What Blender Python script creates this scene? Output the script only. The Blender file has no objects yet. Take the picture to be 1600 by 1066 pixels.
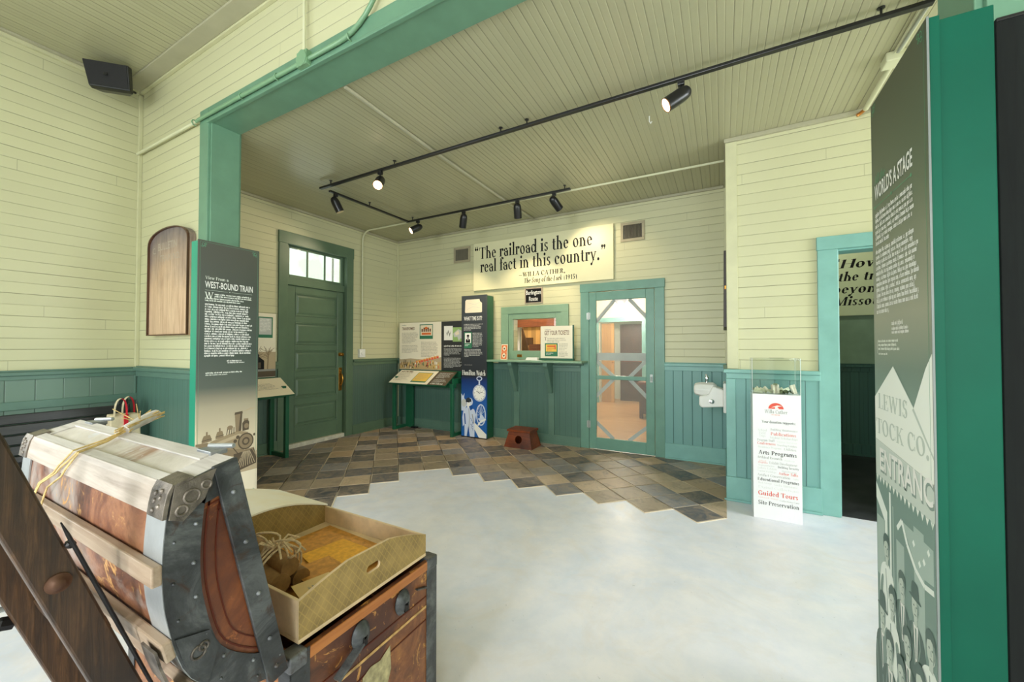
import bpy, bmesh, math, random
from mathutils import Vector, Matrix, Euler

scene = bpy.context.scene
C = scene.collection
PI = math.pi

# ------------------------------------------------------------------ camera
cam_data = bpy.data.cameras.new('camera')
cam_data.sensor_width = 36.0
cam_data.lens = 36.0 * 610.43 / 1600.0
cam_data.clip_start = 0.02
cam = bpy.data.objects.new('camera', cam_data)
C.objects.link(cam)
YAW, PITCH, ROLL = math.radians(28.32), math.radians(1.02), math.radians(0.026)
_f = Vector((-math.sin(YAW) * math.cos(PITCH), math.cos(YAW) * math.cos(PITCH), math.sin(PITCH)))
_r = Vector((math.cos(YAW), math.sin(YAW), 0))
_u = _r.cross(_f)
_r2 = _r * math.cos(ROLL) + _u * math.sin(ROLL)
_u2 = -_r * math.sin(ROLL) + _u * math.cos(ROLL)
m = Matrix(((_r2.x, _u2.x, -_f.x, 0), (_r2.y, _u2.y, -_f.y, 0), (_r2.z, _u2.z, -_f.z, 1.35), (0, 0, 0, 1)))
cam.matrix_world = m
scene.camera = cam

# ------------------------------------------------------------------ view, world, daylight
scene.view_settings.view_transform = 'Standard'
scene.view_settings.look = 'None'
scene.view_settings.gamma = 1.0
scene.view_settings.use_curve_mapping = False
scene.view_settings.exposure = 0.1

w = bpy.data.worlds.new('daylight')
scene.world = w
w.use_nodes = True
nt = w.node_tree
bg = nt.nodes['Background']
wn = nt.nodes.new('ShaderNodeTexNoise'); wn.inputs['Scale'].default_value = 14; wn.inputs['Detail'].default_value = 5
wc = nt.nodes.new('ShaderNodeTexCoord')
wr = nt.nodes.new('ShaderNodeValToRGB')
wr.color_ramp.elements[0].position = 0.38; wr.color_ramp.elements[0].color = (0.62, 0.80, 0.58, 1)
wr.color_ramp.elements[1].position = 0.62; wr.color_ramp.elements[1].color = (0.93, 1.0, 0.97, 1)
nt.links.new(wc.outputs['Generated'], wn.inputs['Vector'])
nt.links.new(wn.outputs['Fac'], wr.inputs['Fac'])
nt.links.new(wr.outputs['Color'], bg.inputs['Color'])
bg.inputs['Strength'].default_value = 1.5

def window_light(name, loc, rot, sx, sy, power, col):
    d = bpy.data.lights.new(name, 'AREA'); d.shape = 'RECTANGLE'; d.size = sx; d.size_y = sy
    d.energy = power; d.color = col
    o = bpy.data.objects.new(name, d); C.objects.link(o); o.location = loc; o.rotation_euler = rot
    return o
SKYC = (0.90, 0.955, 1.0)
REAR = (-PI / 2, 0, 0)          # rear wall windows shine towards +Y ... (-90 deg about X turns -Z into +Y is done below)
def shine(d):                   # rotation that makes a lamp's -Z look along d
    return Vector(d).to_track_quat('-Z', 'Y').to_euler()
window_light('unseen_window_daylight', (-3.4, -3.36, 2.0), shine((0, 1, -.55)), 1.5, 2.2, 24, SKYC)
window_light('unseen_window_daylight', (-0.8, -3.36, 2.0), shine((0, 1, -.55)), 1.5, 2.2, 175, SKYC)
window_light('unseen_window_daylight', (1.9, -3.36, 2.0), shine((0, 1, -.55)), 1.5, 2.2, 105, SKYC)
window_light('unseen_window_daylight', (3.66, -0.8, 2.0), shine((-1, 0, -.8)), 1.5, 2.2, 16, SKYC)
window_light('unseen_window_daylight', (-5.17, -1.9, 2.05), shine((1, .25, -.5)), 1.4, 2.2, 95, SKYC)  # added light in an unseen left window, brightens stage panel and trunk
window_light('unseen_window_daylight', (3.66, 2.9, 1.9), shine((-1, 0, -.6)), 1.5, 2.0, 112, SKYC)

# ------------------------------------------------------------------ colour and material helpers
def S(r, g, b):
    def f(c):
        c /= 255.0
        return c / 12.92 if c <= 0.04045 else ((c + 0.055) / 1.055) ** 2.4
    return (f(r), f(g), f(b), 1.0)

def mix3(a, b, t):
    return tuple(a[i] * (1 - t) + b[i] * t for i in range(3)) + (1.0,)

class Mat:
    """small node builder"""
    def __init__(s, name, rough=0.5, metal=0.0, spec=0.5):
        s.m = bpy.data.materials.new(name); s.m.use_nodes = True
        s.nt = s.m.node_tree; s.b = s.nt.nodes['Principled BSDF']
        s.b.inputs['Roughness'].default_value = rough
        s.b.inputs['Metallic'].default_value = metal
        s.b.inputs['Specular IOR Level'].default_value = spec
        s.co = None
    def n(s, t, **kw):
        nd = s.nt.nodes.new(t)
        for k, v in kw.items():
            if k in nd.inputs.keys(): nd.inputs[k].default_value = v
            else: setattr(nd, k, v)
        return nd
    def l(s, a, b): s.nt.links.new(a, b)
    def coord(s):
        if s.co is None: s.co = s.n('ShaderNodeTexCoord').outputs['Object']
        return s.co
    def sep(s):
        x = s.n('ShaderNodeSeparateXYZ'); s.l(s.coord(), x.inputs[0]); return x.outputs
    def math(s, op, a, b=None, c=None, clamp=False):
        nd = s.n('ShaderNodeMath', operation=op); nd.use_clamp = clamp
        for i, v in enumerate((a, b, c)):
            if v is None: continue
            if isinstance(v, (int, float)): nd.inputs[i].default_value = v
            else: s.l(v, nd.inputs[i])
        return nd.outputs[0]
    def mapping(s, scale=(1, 1, 1), loc=(0, 0, 0), rot=(0, 0, 0), src=None):
        nd = s.n('ShaderNodeMapping'); nd.inputs['Scale'].default_value = scale
        nd.inputs['Location'].default_value = loc; nd.inputs['Rotation'].default_value = rot
        s.l(src or s.coord(), nd.inputs[0]); return nd.outputs[0]
    def noise(s, scale=5, detail=4, vec=None, rough=0.55, dist=0.0):
        nd = s.n('ShaderNodeTexNoise'); nd.inputs['Scale'].default_value = scale
        nd.inputs['Detail'].default_value = detail; nd.inputs['Roughness'].default_value = rough
        nd.inputs['Distortion'].default_value = dist
        s.l(vec or s.coord(), nd.inputs['Vector']); return nd.outputs['Fac']
    def ramp(s, fac, stops, interp='LINEAR'):
        nd = s.n('ShaderNodeValToRGB'); r = nd.color_ramp; r.interpolation = interp
        while len(r.elements) < len(stops): r.elements.new(0.5)
        for e, (p, c) in zip(r.elements, stops): e.position = p; e.color = c
        s.l(fac, nd.inputs[0]); return nd.outputs[0]
    def mix(s, fac, a, b, typ='MIX'):
        nd = s.n('ShaderNodeMix', data_type='RGBA', blend_type=typ)
        for i, v in ((0, fac), (6, a), (7, b)):
            if isinstance(v, (int, float)): nd.inputs[i].default_value = v
            elif isinstance(v, tuple): nd.inputs[i].default_value = v
            else: s.l(v, nd.inputs[i])
        return nd.outputs[2]
    def color(s, v):
        if isinstance(v, tuple): s.b.inputs['Base Color'].default_value = v
        else: s.l(v, s.b.inputs['Base Color'])
    def bump(s, h, strength=0.3, dist=0.01):
        nd = s.n('ShaderNodeBump'); nd.inputs['Strength'].default_value = strength
        nd.inputs['Distance'].default_value = dist
        s.l(h, nd.inputs['Height']); s.l(nd.outputs[0], s.b.inputs['Normal'])
    def rough(s, v): s.l(v, s.b.inputs['Roughness'])

def plain(name, col, rough=0.5, metal=0.0, var=0.06, scale=6, bump=0.05, spec=0.5):
    """paint / metal with a little tonal unevenness"""
    k = Mat(name, rough, metal, spec)
    n = k.noise(scale, 5)
    d = tuple(c * (1 - var * 2) for c in col[:3]) + (1.0,)
    e = tuple(min(1, c * (1 + var)) for c in col[:3]) + (1.0,)
    k.color(k.ramp(n, [(0.3, d), (0.7, e)]))
    if bump: k.bump(k.noise(scale * 14, 3), bump, 0.002)
    return k.m

def board(name, col, axis, pitch, gap=0.05, dark=0.35, rough=0.4, bead=False, broken=0.5, tint=0.05, wear=None, bstr=0.5, spec=0.5):
    """painted boards: grooves every `pitch` metres along axis ('x','y','z','xy')"""
    k = Mat(name, rough, 0, spec)
    xs = k.sep()
    a = {'x': xs[0], 'y': xs[1], 'z': xs[2]}.get(axis)
    if a is None: a = k.math('ADD', xs[0], xs[1])
    p = k.math('DIVIDE', k.math('ADD', a, 50.0), pitch)
    cell = k.math('FLOOR', p)
    fr = k.math('FRACT', p)
    d = k.math('MINIMUM', fr, k.math('SUBTRACT', 1.0, fr))       # 0 at the joint
    line = k.math('SUBTRACT', 1.0, k.math('DIVIDE', d, gap), clamp=True)
    wn = k.n('ShaderNodeTexWhiteNoise', noise_dimensions='1D'); k.l(cell, wn.inputs['W'])
    rnd = wn.outputs['Value']
    # each joint has its own openness, and it comes and goes along the board
    jr = k.n('ShaderNodeTexWhiteNoise', noise_dimensions='1D'); k.l(k.math('ROUND', p), jr.inputs['W'])
    nz = k.noise(1.3, 4, k.mapping((1, 1, 9)) if axis == 'z' else k.mapping((3, 1, 1)))
    op = k.math('ADD', k.math('MULTIPLY', jr.outputs['Value'], 0.9), k.math('MULTIPLY', k.math('SUBTRACT', nz, 0.5), 2.4))
    op = k.math('ADD', k.math('MULTIPLY', op, broken), 1 - broken, clamp=True)
    thin = k.math('POWER', line, 1.7)
    dk = k.math('MULTIPLY', thin, op)
    base = k.mix(k.math('MULTIPLY', rnd, 1.0), tuple(c * (1 - tint * 2) for c in col[:3]) + (1,), tuple(min(1, c * (1 + tint)) for c in col[:3]) + (1,))
    un = k.noise(2.2, 5)
    base = k.mix(k.math('MULTIPLY', un, 0.25), base, tuple(c * 0.86 for c in col[:3]) + (1,))
    if wear:
        wz = k.noise(26, 6, k.mapping((1, 1, 1)), 0.7)
        base = k.mix(k.math('MULTIPLY', k.math('GREATER_THAN', wz, 0.70), 0.5), base, wear)
    if axis == 'z':          # butt joints along each board
        uu = k.math('ADD', k.math('ADD', xs[0], xs[1]), k.math('MULTIPLY', rnd, 37.0))
        bj = k.math('LESS_THAN', k.math('FRACT', k.math('DIVIDE', uu, 4.2)), 0.0010)
        dk = k.math('MAXIMUM', dk, k.math('MULTIPLY', bj, 0.35))
    colr = k.mix(k.math('MULTIPLY', dk, 1 - dark), base, tuple(c * 0.12 for c in col[:3]) + (1,))
    k.color(colr)
    h = k.math('SUBTRACT', 1.0, line)
    if bead:
        f2 = k.math('ABSOLUTE', k.math('SUBTRACT', fr, 0.5))
        l2 = k.math('SUBTRACT', 1.0, k.math('DIVIDE', f2, gap * 0.9), clamp=True)
        h = k.math('SUBTRACT', h, k.math('MULTIPLY', l2, 0.6))
    h = k.math('ADD', h, k.math('MULTIPLY', k.noise(60, 3), 0.05))
    k.bump(h, bstr, 0.006)
    return k.m

def wood(name, c1, c2, axis='x', scale=1.0, rough=0.5, dark=None, bump=0.15):
    k = Mat(name, rough)
    sc = {'x': (0.8, 14, 14), 'y': (14, 0.8, 14), 'z': (14, 14, 0.8)}[axis]
    v = k.mapping(tuple(a * scale for a in sc))
    n = k.noise(3.0, 8, v, 0.65, 0.6)
    c = k.ramp(n, [(0.28, c1), (0.72, c2)])
    if dark:
        g = k.noise(2.4 * scale, 5, None, 0.6)
        c = k.mix(k.ramp(g, [(0.42, (0, 0, 0, 1)), (0.66, (1, 1, 1, 1))]), c, dark)
    k.color(c); k.bump(n, bump, 0.003)
    return k.m

def emit(name, col, strength):
    k = Mat(name); k.color((0, 0, 0, 1))
    k.b.inputs['Emission Color'].default_value = col
    k.b.inputs['Emission Strength'].default_value = strength
    return k.m

# ------------------------------------------------------------------ mesh builder
class MB:
    def __init__(s): s.v = []; s.f = []; s.mi = []; s.mats = []
    def _m(s, mat):
        if mat not in s.mats: s.mats.append(mat)
        return s.mats.index(mat)
    def add(s, verts, faces, mat):
        o = len(s.v); i = s._m(mat)
        s.v += [Vector(p) for p in verts]
        for f in faces: s.f.append([o + j for j in f]); s.mi.append(i)
    def box(s, a, b, mat):
        x0, x1 = sorted((a[0], b[0])); y0, y1 = sorted((a[1], b[1])); z0, z1 = sorted((a[2], b[2]))
        s.add([(x0, y0, z0), (x1, y0, z0), (x1, y1, z0), (x0, y1, z0), (x0, y0, z1), (x1, y0, z1), (x1, y1, z1), (x0, y1, z1)],
              [(3, 2, 1, 0), (4, 5, 6, 7), (0, 1, 5, 4), (1, 2, 6, 5), (2, 3, 7, 6), (3, 0, 4, 7)], mat)
    def hexa(s, p, mat):
        """8 corners: bottom 4 (ccw from above) then top 4"""
        s.add(p, [(3, 2, 1, 0), (4, 5, 6, 7), (0, 1, 5, 4), (1, 2, 6, 5), (2, 3, 7, 6), (3, 0, 4, 7)], mat)
    def bar(s, a, b, w, h, mat, up=(0, 0, 1)):
        """rectangular bar from a to b; w across, h along 'up'"""
        a, b = Vector(a), Vector(b); d = (b - a).normalized(); up = Vector(up)
        r = d.cross(up)
        if r.length < 1e-5: r = d.cross(Vector((1, 0, 0)))
        r.normalize(); u = r.cross(d).normalized()
        r *= w / 2; u *= h / 2
        s.hexa([a - r - u, a + r - u, b + r - u, b - r - u, a - r + u, a + r + u, b + r + u, b - r + u], mat)
    def tube(s, pts, r, mat, n=10, cap=True, closed=False):
        pts = [Vector(p) for p in pts]; rs = r if isinstance(r, (list, tuple)) else [r] * len(pts)
        rings = []; prev = None; N = len(pts)
        for i, p in enumerate(pts):
            if closed: d = pts[(i + 1) % N] - pts[i - 1]
            else: d = pts[min(i + 1, N - 1)] - pts[max(i - 1, 0)]
            d.normalize()
            if prev is None:
                a = Vector((0, 0, 1)) if abs(d.z) < 0.9 else Vector((1, 0, 0))
            else: a = prev
            e1 = (a - d * a.dot(d)).normalized(); e2 = d.cross(e1); prev = e1
            rings.append([p + (e1 * math.cos(2 * PI * j / n) + e2 * math.sin(2 * PI * j / n)) * rs[i] for j in range(n)])
        v = [q for rg in rings for q in rg]; f = []
        for i in range(N if closed else N - 1):
            i2 = (i + 1) % N
            for j in range(n):
                k = (j + 1) % n
                f.append((i * n + j, i * n + k, i2 * n + k, i2 * n + j))
        if cap and not closed:
            f.append(tuple(range(n - 1, -1, -1))); f.append(tuple((N - 1) * n + j for j in range(n)))
        s.add(v, f, mat)
    def lathe(s, o, d, prof, mat, n=20):
        """prof: list of (t, r) along direction d from o"""
        o = Vector(o); d = Vector(d).normalized()
        s.tube_r([(o + d * t, r) for t, r in prof], d, mat, n)
    def tube_r(s, pr, d, mat, n):
        a = Vector((0, 0, 1)) if abs(d.z) < 0.9 else Vector((1, 0, 0))
        e1 = (a - d * a.dot(d)).normalized(); e2 = d.cross(e1)
        v = []; f = []
        for p, r in pr:
            v += [p + (e1 * math.cos(2 * PI * j / n) + e2 * math.sin(2 * PI * j / n)) * max(r, 1e-4) for j in range(n)]
        for i in range(len(pr) - 1):
            for j in range(n):
                k = (j + 1) % n
                f.append((i * n + j, i * n + k, (i + 1) * n + k, (i + 1) * n + j))
        f.append(tuple(range(n - 1, -1, -1))); f.append(tuple((len(pr) - 1) * n + j for j in range(n)))
        s.add(v, f, mat)
    def prism(s, poly, fn, t0, t1, mat):
        """extrude a 2-D polygon; fn(u, v, t) -> 3-D point"""
        n = len(poly)
        v = [fn(u, w_, t0) for u, w_ in poly] + [fn(u, w_, t1) for u, w_ in poly]
        f = [tuple(range(n - 1, -1, -1)), tuple(range(n, 2 * n))]
        for i in range(n):
            j = (i + 1) % n; f.append((i, j, n + j, n + i))
        s.add(v, f, mat)
    def poly(s, pts, mat): s.add(pts, [tuple(range(len(pts)))], mat)
    def build(s, name, parent=None, bevel=0.0, smooth=False, seg=2, kind=None, fix=True):
        me = bpy.data.meshes.new(name)
        off = parent_loc(parent) if parent else Vector((0, 0, 0))
        me.from_pydata([tuple(p - off) for p in s.v], [], s.f)
        for mm in s.mats: me.materials.append(mm)
        for p, i in zip(me.polygons, s.mi): p.material_index = i
        if fix:
            b = bmesh.new(); b.from_mesh(me); bmesh.ops.recalc_face_normals(b, faces=b.faces); b.to_mesh(me); b.free()
        o = bpy.data.objects.new(name, me); C.objects.link(o)
        if parent: o.parent = parent
        if smooth:
            for p in me.polygons: p.use_smooth = True
            me.set_sharp_from_angle(angle=math.radians(38))
        if bevel:
            md = o.modifiers.new('bevel', 'BEVEL'); md.width = bevel; md.segments = seg; md.limit_method = 'ANGLE'; md.angle_limit = math.radians(35)
            md.harden_normals = False
        if kind: o['kind'] = kind
        return o

def parent_loc(p):
    v = Vector(p.location)
    while p.parent: p = p.parent; v += Vector(p.location)
    return v

def thing(name, label, cat, loc, group=None):
    o = bpy.data.objects.new(name, None); C.objects.link(o)
    o.empty_display_size = 0.1; o.location = loc; o['label'] = label; o['category'] = cat
    if group: o['group'] = group
    return o

def tag(o, label, cat, group=None):
    o['label'] = label; o['category'] = cat
    if group: o['group'] = group
    return o

def copy_tree(o, parent=None):
    c = o.copy(); C.objects.link(c)
    if parent: c.parent = parent
    for ch in list(o.children): copy_tree(ch, c)
    return c

# ------------------------------------------------------------------ flat print work (posters, lettering)
class Sheet:
    """a printed surface: origin O, unit vectors u (right) and v (up), normal n; metres"""
    def __init__(s, O, u, v): 
        s.O = Vector(O); s.u = Vector(u).normalized(); s.v = Vector(v).normalized(); s.n = s.u.cross(s.v); s.mb = MB(); s.lift = 0.0006; s.k = 0
    def P(s, x, y, h=0): return s.O + s.u * x + s.v * y + s.n * (s.lift + h)
    def poly(s, pts, mat, lv=0):
        s.k += 1; h = lv * 0.00012 + (s.k % 8) * 1.3e-5
        s.mb.poly([s.P(x, y, h) for x, y in pts], mat)
    def rect(s, x0, y0, x1, y1, mat, lv=0): s.poly([(x0, y0), (x1, y0), (x1, y1), (x0, y1)], mat, lv)
    def ell(s, cx, cy, rx, ry, mat, lv=0, n=28, a0=0, a1=360):
        s.poly([(cx + rx * math.cos(math.radians(a0 + (a1 - a0) * i / n)), cy + ry * math.sin(math.radians(a0 + (a1 - a0) * i / n))) for i in range(n + (0 if a1 - a0 == 360 else 1))], mat, lv)
    def ring(s, cx, cy, rx, ry, t, mat, lv=0, n=32):
        for i in range(n):
            a, b = 2 * PI * i / n, 2 * PI * (i + 1) / n
            s.poly([(cx + rx * math.cos(a), cy + ry * math.sin(a)), (cx + rx * math.cos(b), cy + ry * math.sin(b)),
                    (cx + (rx - t) * math.cos(b), cy + (ry - t) * math.sin(b)), (cx + (rx - t) * math.cos(a), cy + (ry - t) * math.sin(a))], mat, lv)
    def line(s, pts, t, mat, lv=0):
        for (x0, y0), (x1, y1) in zip(pts[:-1], pts[1:]):
            L = math.hypot(x1 - x0, y1 - y0) or 1; dx, dy = -(y1 - y0) / L * t / 2, (x1 - x0) / L * t / 2
            s.poly([(x0 + dx, y0 + dy), (x0 - dx, y0 - dy), (x1 - dx, y1 - dy), (x1 + dx, y1 + dy)], mat, lv)
    def frame(s, x0, y0, x1, y1, t, mat, lv=0):
        s.rect(x0, y0, x1, y0 + t, mat, lv); s.rect(x0, y1 - t, x1, y1, mat, lv); s.rect(x0, y0 + t, x0 + t, y1 - t, mat, lv); s.rect(x1 - t, y0 + t, x1, y1 - t, mat, lv)
    def sans(s, txt, x, y, size, mat, lv=2, sx=1.0, bold=0.0, align='l', width=None, arc=None):
        vs, fs = sans_mesh(txt, bold)
        if not vs: return
        x0 = min(p[0] for p in vs); x1 = max(p[0] for p in vs)
        if width: sx = width / ((x1 - x0) * size)
        W = (x1 - x0) * size * sx
        ox = {'l': x, 'c': x - W / 2, 'r': x - W}[align]
        q = []
        for a, b in vs:
            px_, py_ = ox + (a - x0) * size * sx, y + b * size
            if arc: py_ += arc(px_)
            q.append(s.P(px_, py_, lv * 0.00012))
        s.mb.add(q, fs, mat)
    def serif(s, txt, x, y, size, mat, lv=2, sx=1.0, weight=1.0, slant=0.0, align='l', width=None):
        polys, W = serif_polys(txt, weight)
        if width: sx = width / (W * size)
        ox = {'l': x, 'c': x - W * size * sx / 2, 'r': x - W * size * sx}[align]
        for pl in polys:
            s.poly([(ox + (a + slant * b) * size * sx, y + b * size) for a, b in pl], mat, lv)
    def greek(s, x0, y, width, n, lead, xh, mat, seed=1, lv=2, ragged=0.2, last=0.6, cw=0.62):
        """rows of tiny letter strokes, too small to read, as in the photo"""
        R = random.Random(seed)
        for k in range(n):
            W = width * (1 - R.random() * ragged)
            if k == n - 1: W = width * last
            x = x0
            while x < x0 + W:
                L = R.randint(2, 8)
                for c in range(L):
                    ww = xh * cw * R.uniform(0.8, 1.15)
                    if x + ww > x0 + W: break
                    t = xh * 0.24
                    hgt = xh * (1.5 if R.random() < 0.22 else 1.0); dep = xh * (0.45 if R.random() < 0.12 else 0)
                    s.rect(x, y - dep, x + t, y + hgt, mat, lv)
                    q = R.random()
                    if q < 0.75: s.rect(x + ww * 0.62, y, x + ww * 0.62 + t, y + xh, mat, lv)
                    if q < 0.5: s.rect(x, y + xh * 0.8, x + ww * 0.8, y + xh, mat, lv)
                    if q > 0.3: s.rect(x, y, x + ww * 0.8, y + xh * 0.2, mat, lv)
                    x += ww
                x += xh * 0.5
            y -= lead
        return y
    def build(s, name, parent): 
        return s.mb.build(name, parent, fix=False)

_sans = {}
def sans_mesh(txt, bold):
    key = (txt, bold)
    if key not in _sans:
        cu = bpy.data.curves.new('t', 'FONT'); cu.body = txt; cu.size = 1.0; cu.offset = bold; cu.resolution_u = 3; cu.fill_mode = 'FRONT'
        o = bpy.data.objects.new('t', cu); C.objects.link(o)
        bpy.context.view_layer.update()
        me = bpy.data.meshes.new_from_object(o)
        _sans[key] = ([(v.co.x, v.co.y) for v in me.vertices], [tuple(p.vertices) for p in me.polygons])
        bpy.data.objects.remove(o); bpy.data.curves.remove(cu); bpy.data.meshes.remove(me)
    return _sans[key]

# old-style serif letters drawn with a broad pen: stems, bowls, serifs (x-height .45, capitals .68, ascender .74)
def _stem(x, y0, y1, w): return [[(x, y0), (x + w, y0), (x + w, y1), (x, y1)]]
def _ser(x0, x1, y, t=0.028): return [[(x0, y), (x1, y), (x1, y + t), (x0, y + t)]]
def _diag(x0, y0, x1, y1, w): return [[(x0, y0), (x0 + w, y0), (x1 + w, y1), (x1, y1)]]
def _arc(cx, cy, rx, ry, a0, a1, W, t, n=14):
    out = []; pr = None
    for i in range(n + 1):
        a = math.radians(a0 + (a1 - a0) * i / n); c, s_ = math.cos(a), math.sin(a)
        k = t + (W - t) * abs(math.cos(a - 0.25)) ** 1.6
        o = (cx + rx * c, cy + ry * s_); q = (cx + (rx - k) * c, cy + (ry - min(k, ry * .8)) * s_)
        if pr: out.append([pr[0], o, q, pr[1]])
        pr = (o, q)
    return out
def _dot(x, y, r): return [[(x + r * math.cos(i * PI / 5), y + r * math.sin(i * PI / 5)) for i in range(10)]]
def glyph(ch, k):
    W = 0.088 * k; t = 0.03 * min(k, 1.7); X = 0.45; A = 0.73; CP = 0.67; D = -0.23; e = 0.045; D1 = W * 0.85; d1 = t * 1.25
    S_, R_, N, O, G, P = _stem, _ser, _arc, _dot, _diag, None
    low = {
     'a': (0.43, N(.2, .13, .17, .14, 60, 300, W, t) + S_(.27, .03, .32, W) + N(.2, .31, .16, .15, 20, 160, W, t) + O(.075, .33, W * .5) + R_(.27, .42, 0)),
     'b': (0.50, S_(.06, 0, A, W) + R_(.0, .06, A - t) + N(.26, .225, .2, .235, -140, 140, W, t)),
     'c': (0.42, N(.225, .225, .2, .235, 50, 310, W, t) + O(.34, .34, W * .55)),
     'd': (0.50, S_(.33, 0, A, W) + R_(.26, .33, A - t) + R_(.33, .33 + W + e, 0) + N(.22, .225, .19, .235, 40, 320, W, t)),
     'e': (0.43, N(.215, .225, .195, .235, 5, 318, W, t) + R_(.06, .4, .25)),
     'f': (0.31, S_(.09, 0, .6, W) + N(.24, .6, .15, .14, 40, 180, W, t) + O(.32, .67, W * .5) + R_(.02, .3, X - t) + R_(.02, .09 + W + .07, 0)),
     'g': (0.45, N(.2, .29, .16, .17, 0, 360, W * .9, t) + N(.21, -.09, .19, .13, 0, 360, W * .8, t) + R_(.1, .3, .04, .05) + R_(.31, .43, .38, .05)),
     'h': (0.53, S_(.06, 0, A, W) + R_(.0, .06, A - t) + S_(.33, 0, .3, W) + N(.24, .28, .18, .18, 0, 150, W, t) + R_(0, .06 + W + e, 0) + R_(.28, .33 + W + e, 0)),
     'i': (0.27, S_(.08, 0, X, W) + R_(.01, .08, X - t) + R_(.01, .08 + W + e + .02, 0) + O(.08 + W / 2, .62, W * .62)),
     'j': (0.24, S_(.08, -.1, X, W) + R_(.01, .08, X - t) + O(.08 + W / 2, .62, W * .6) + N(.02, -.1, .06 + W, .13, -100, 0, W, t)),
     'k': (0.5, S_(.06, 0, A, W) + R_(0, .06, A - t) + R_(0, .06 + W + e, 0) + G(.14, .2, .36, X, d1) + G(.36, 0, .17, .26, D1) + R_(.3, .48, X - t) + R_(.3, .5, 0)),
     'l': (0.26, S_(.07, 0, A, W) + R_(.0, .07, A - t) + R_(0, .07 + W + e + .02, 0)),
     'm': (0.80, S_(.06, 0, X, W) + R_(0, .06, X - t) + S_(.33, 0, .3, W) + S_(.6, 0, .3, W) + N(.24, .28, .18, .18, 0, 150, W, t) + N(.51, .28, .18, .18, 0, 150, W, t) + R_(0, .06 + W + e, 0) + R_(.29, .33 + W + e, 0) + R_(.56, .6 + W + e, 0)),
     'n': (0.53, S_(.06, 0, X, W) + R_(0, .06, X - t) + S_(.33, 0, .3, W) + N(.24, .28, .18, .18, 0, 150, W, t) + R_(0, .06 + W + e, 0) + R_(.28, .33 + W + e, 0)),
     'o': (0.47, N(.235, .225, .21, .24, 0, 360, W, t, 24)),
     'p': (0.50, S_(.06, D, X, W) + R_(0, .06, X - t) + R_(0, .06 + W + e, D) + N(.26, .225, .2, .235, -140, 140, W, t)),
     'q': (0.50, S_(.33, D, X, W) + R_(.28, .46, D) + N(.22, .225, .19, .235, 40, 320, W, t)),
     'r': (0.37, S_(.06, 0, X, W) + R_(0, .06, X - t) + R_(0, .06 + W + .06, 0) + N(.25, .28, .15, .17, 50, 150, W, t) + O(.31, .38, W * .6)),
     's': (0.36, N(.18, .335, .14, .125, 40, 270, W * .9, t) + N(.18, .12, .15, .13, -140, 90, W * .95, t) + R_(.28, .31, .36, .09) + R_(.04, .07, .02, .1)),
     't': (0.31, S_(.08, .06, .58, W) + R_(.01, .29, X - t) + N(.22, .1, .14, .11, 180, 310, W, t)),
     'u': (0.53, S_(.06, .14, X, W) + R_(0, .06, X - t) + S_(.33, 0, X, W) + R_(.27, .33, X - t) + N(.23, .16, .17, .17, 180, 330, W, t) + R_(.33, .33 + W + e, 0)),
     'v': (0.46, G(.18, 0, .03, X, D1) + G(.2, 0, .37, X, d1) + R_(-.02, .17, X - t) + R_(.3, .46, X - t)),
     'w': (0.68, G(.17, 0, .03, X, D1) + G(.19, 0, .33, X, d1) + G(.43, 0, .28, X, D1) + G(.45, 0, .6, X, d1) + R_(-.02, .16, X - t) + R_(.22, .42, X - t) + R_(.53, .69, X - t)),
     'x': (0.46, G(.3, 0, .03, X, D1) + G(.03, 0, .35, X, d1) + R_(-.01, .17, X - t) + R_(.27, .45, X - t) + R_(-.01, .15, 0) + R_(.27, .46, 0)),
     'y': (0.46, G(.19, 0, .03, X, D1) + G(.1, D + .05, .37, X, d1) + R_(-.02, .17, X - t) + R_(.29, .46, X - t) + O(.09, D + .06, W * .55)),
     'z': (0.42, G(.03, 0, .29, X, D1) + R_(.04, .38, X - t) + R_(.03, .39, 0) + S_(.36, 0, .12, t) + S_(.04, X - .12, X, t)),
     '.': (0.24, O(.11, .05, W * .62)), ',': (0.24, O(.11, .05, W * .6) + G(.07, -.12, .13, .04, t * 1.3)),
     "'": (0.2, O(.09, .66, W * .55) + G(.06, .5, .11, .65, t * 1.3)),
     '\u201c': (0.42, O(.1, .58, W * .6) + G(.05, .6, .12, .74, t * 1.2) + O(.27, .58, W * .6) + G(.22, .6, .29, .74, t * 1.2)),
     '\u201d': (0.42, O(.12, .67, W * .6) + G(.07, .5, .14, .65, t * 1.2) + O(.29, .67, W * .6) + G(.24, .5, .31, .65, t * 1.2)),
     '\u2014': (0.7, R_(.03, .67, .2, t * 1.2)), '-': (0.34, R_(.04, .3, .19, .05)), ':': (0.24, O(.11, .05, W * .6) + O(.11, .38, W * .6)),
     '(': (0.3, N(.3, .25, .22, .45, 130, 230, W * .8, t)), ')': (0.3, N(.0, .25, .22, .45, -50, 50, W * .8, t)),
     ' ': (0.24, []),
     '1': (0.4, S_(.15, 0, .62, W) + R_(.05, .34, 0) + G(.05, .5, .14, .6, t * 1.4)),
     '9': (0.46, N(.22, .42, .18, .2, 0, 360, W, t) + G(.14, 0, .33, .42, W * .8)),
     '5': (0.44, N(.19, .19, .19, .2, -130, 110, W, t) + S_(.09, .34, .62, t * 1.4) + R_(.09, .38, .55, .08)),
    }
    if ch in low: return low[ch]
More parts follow.
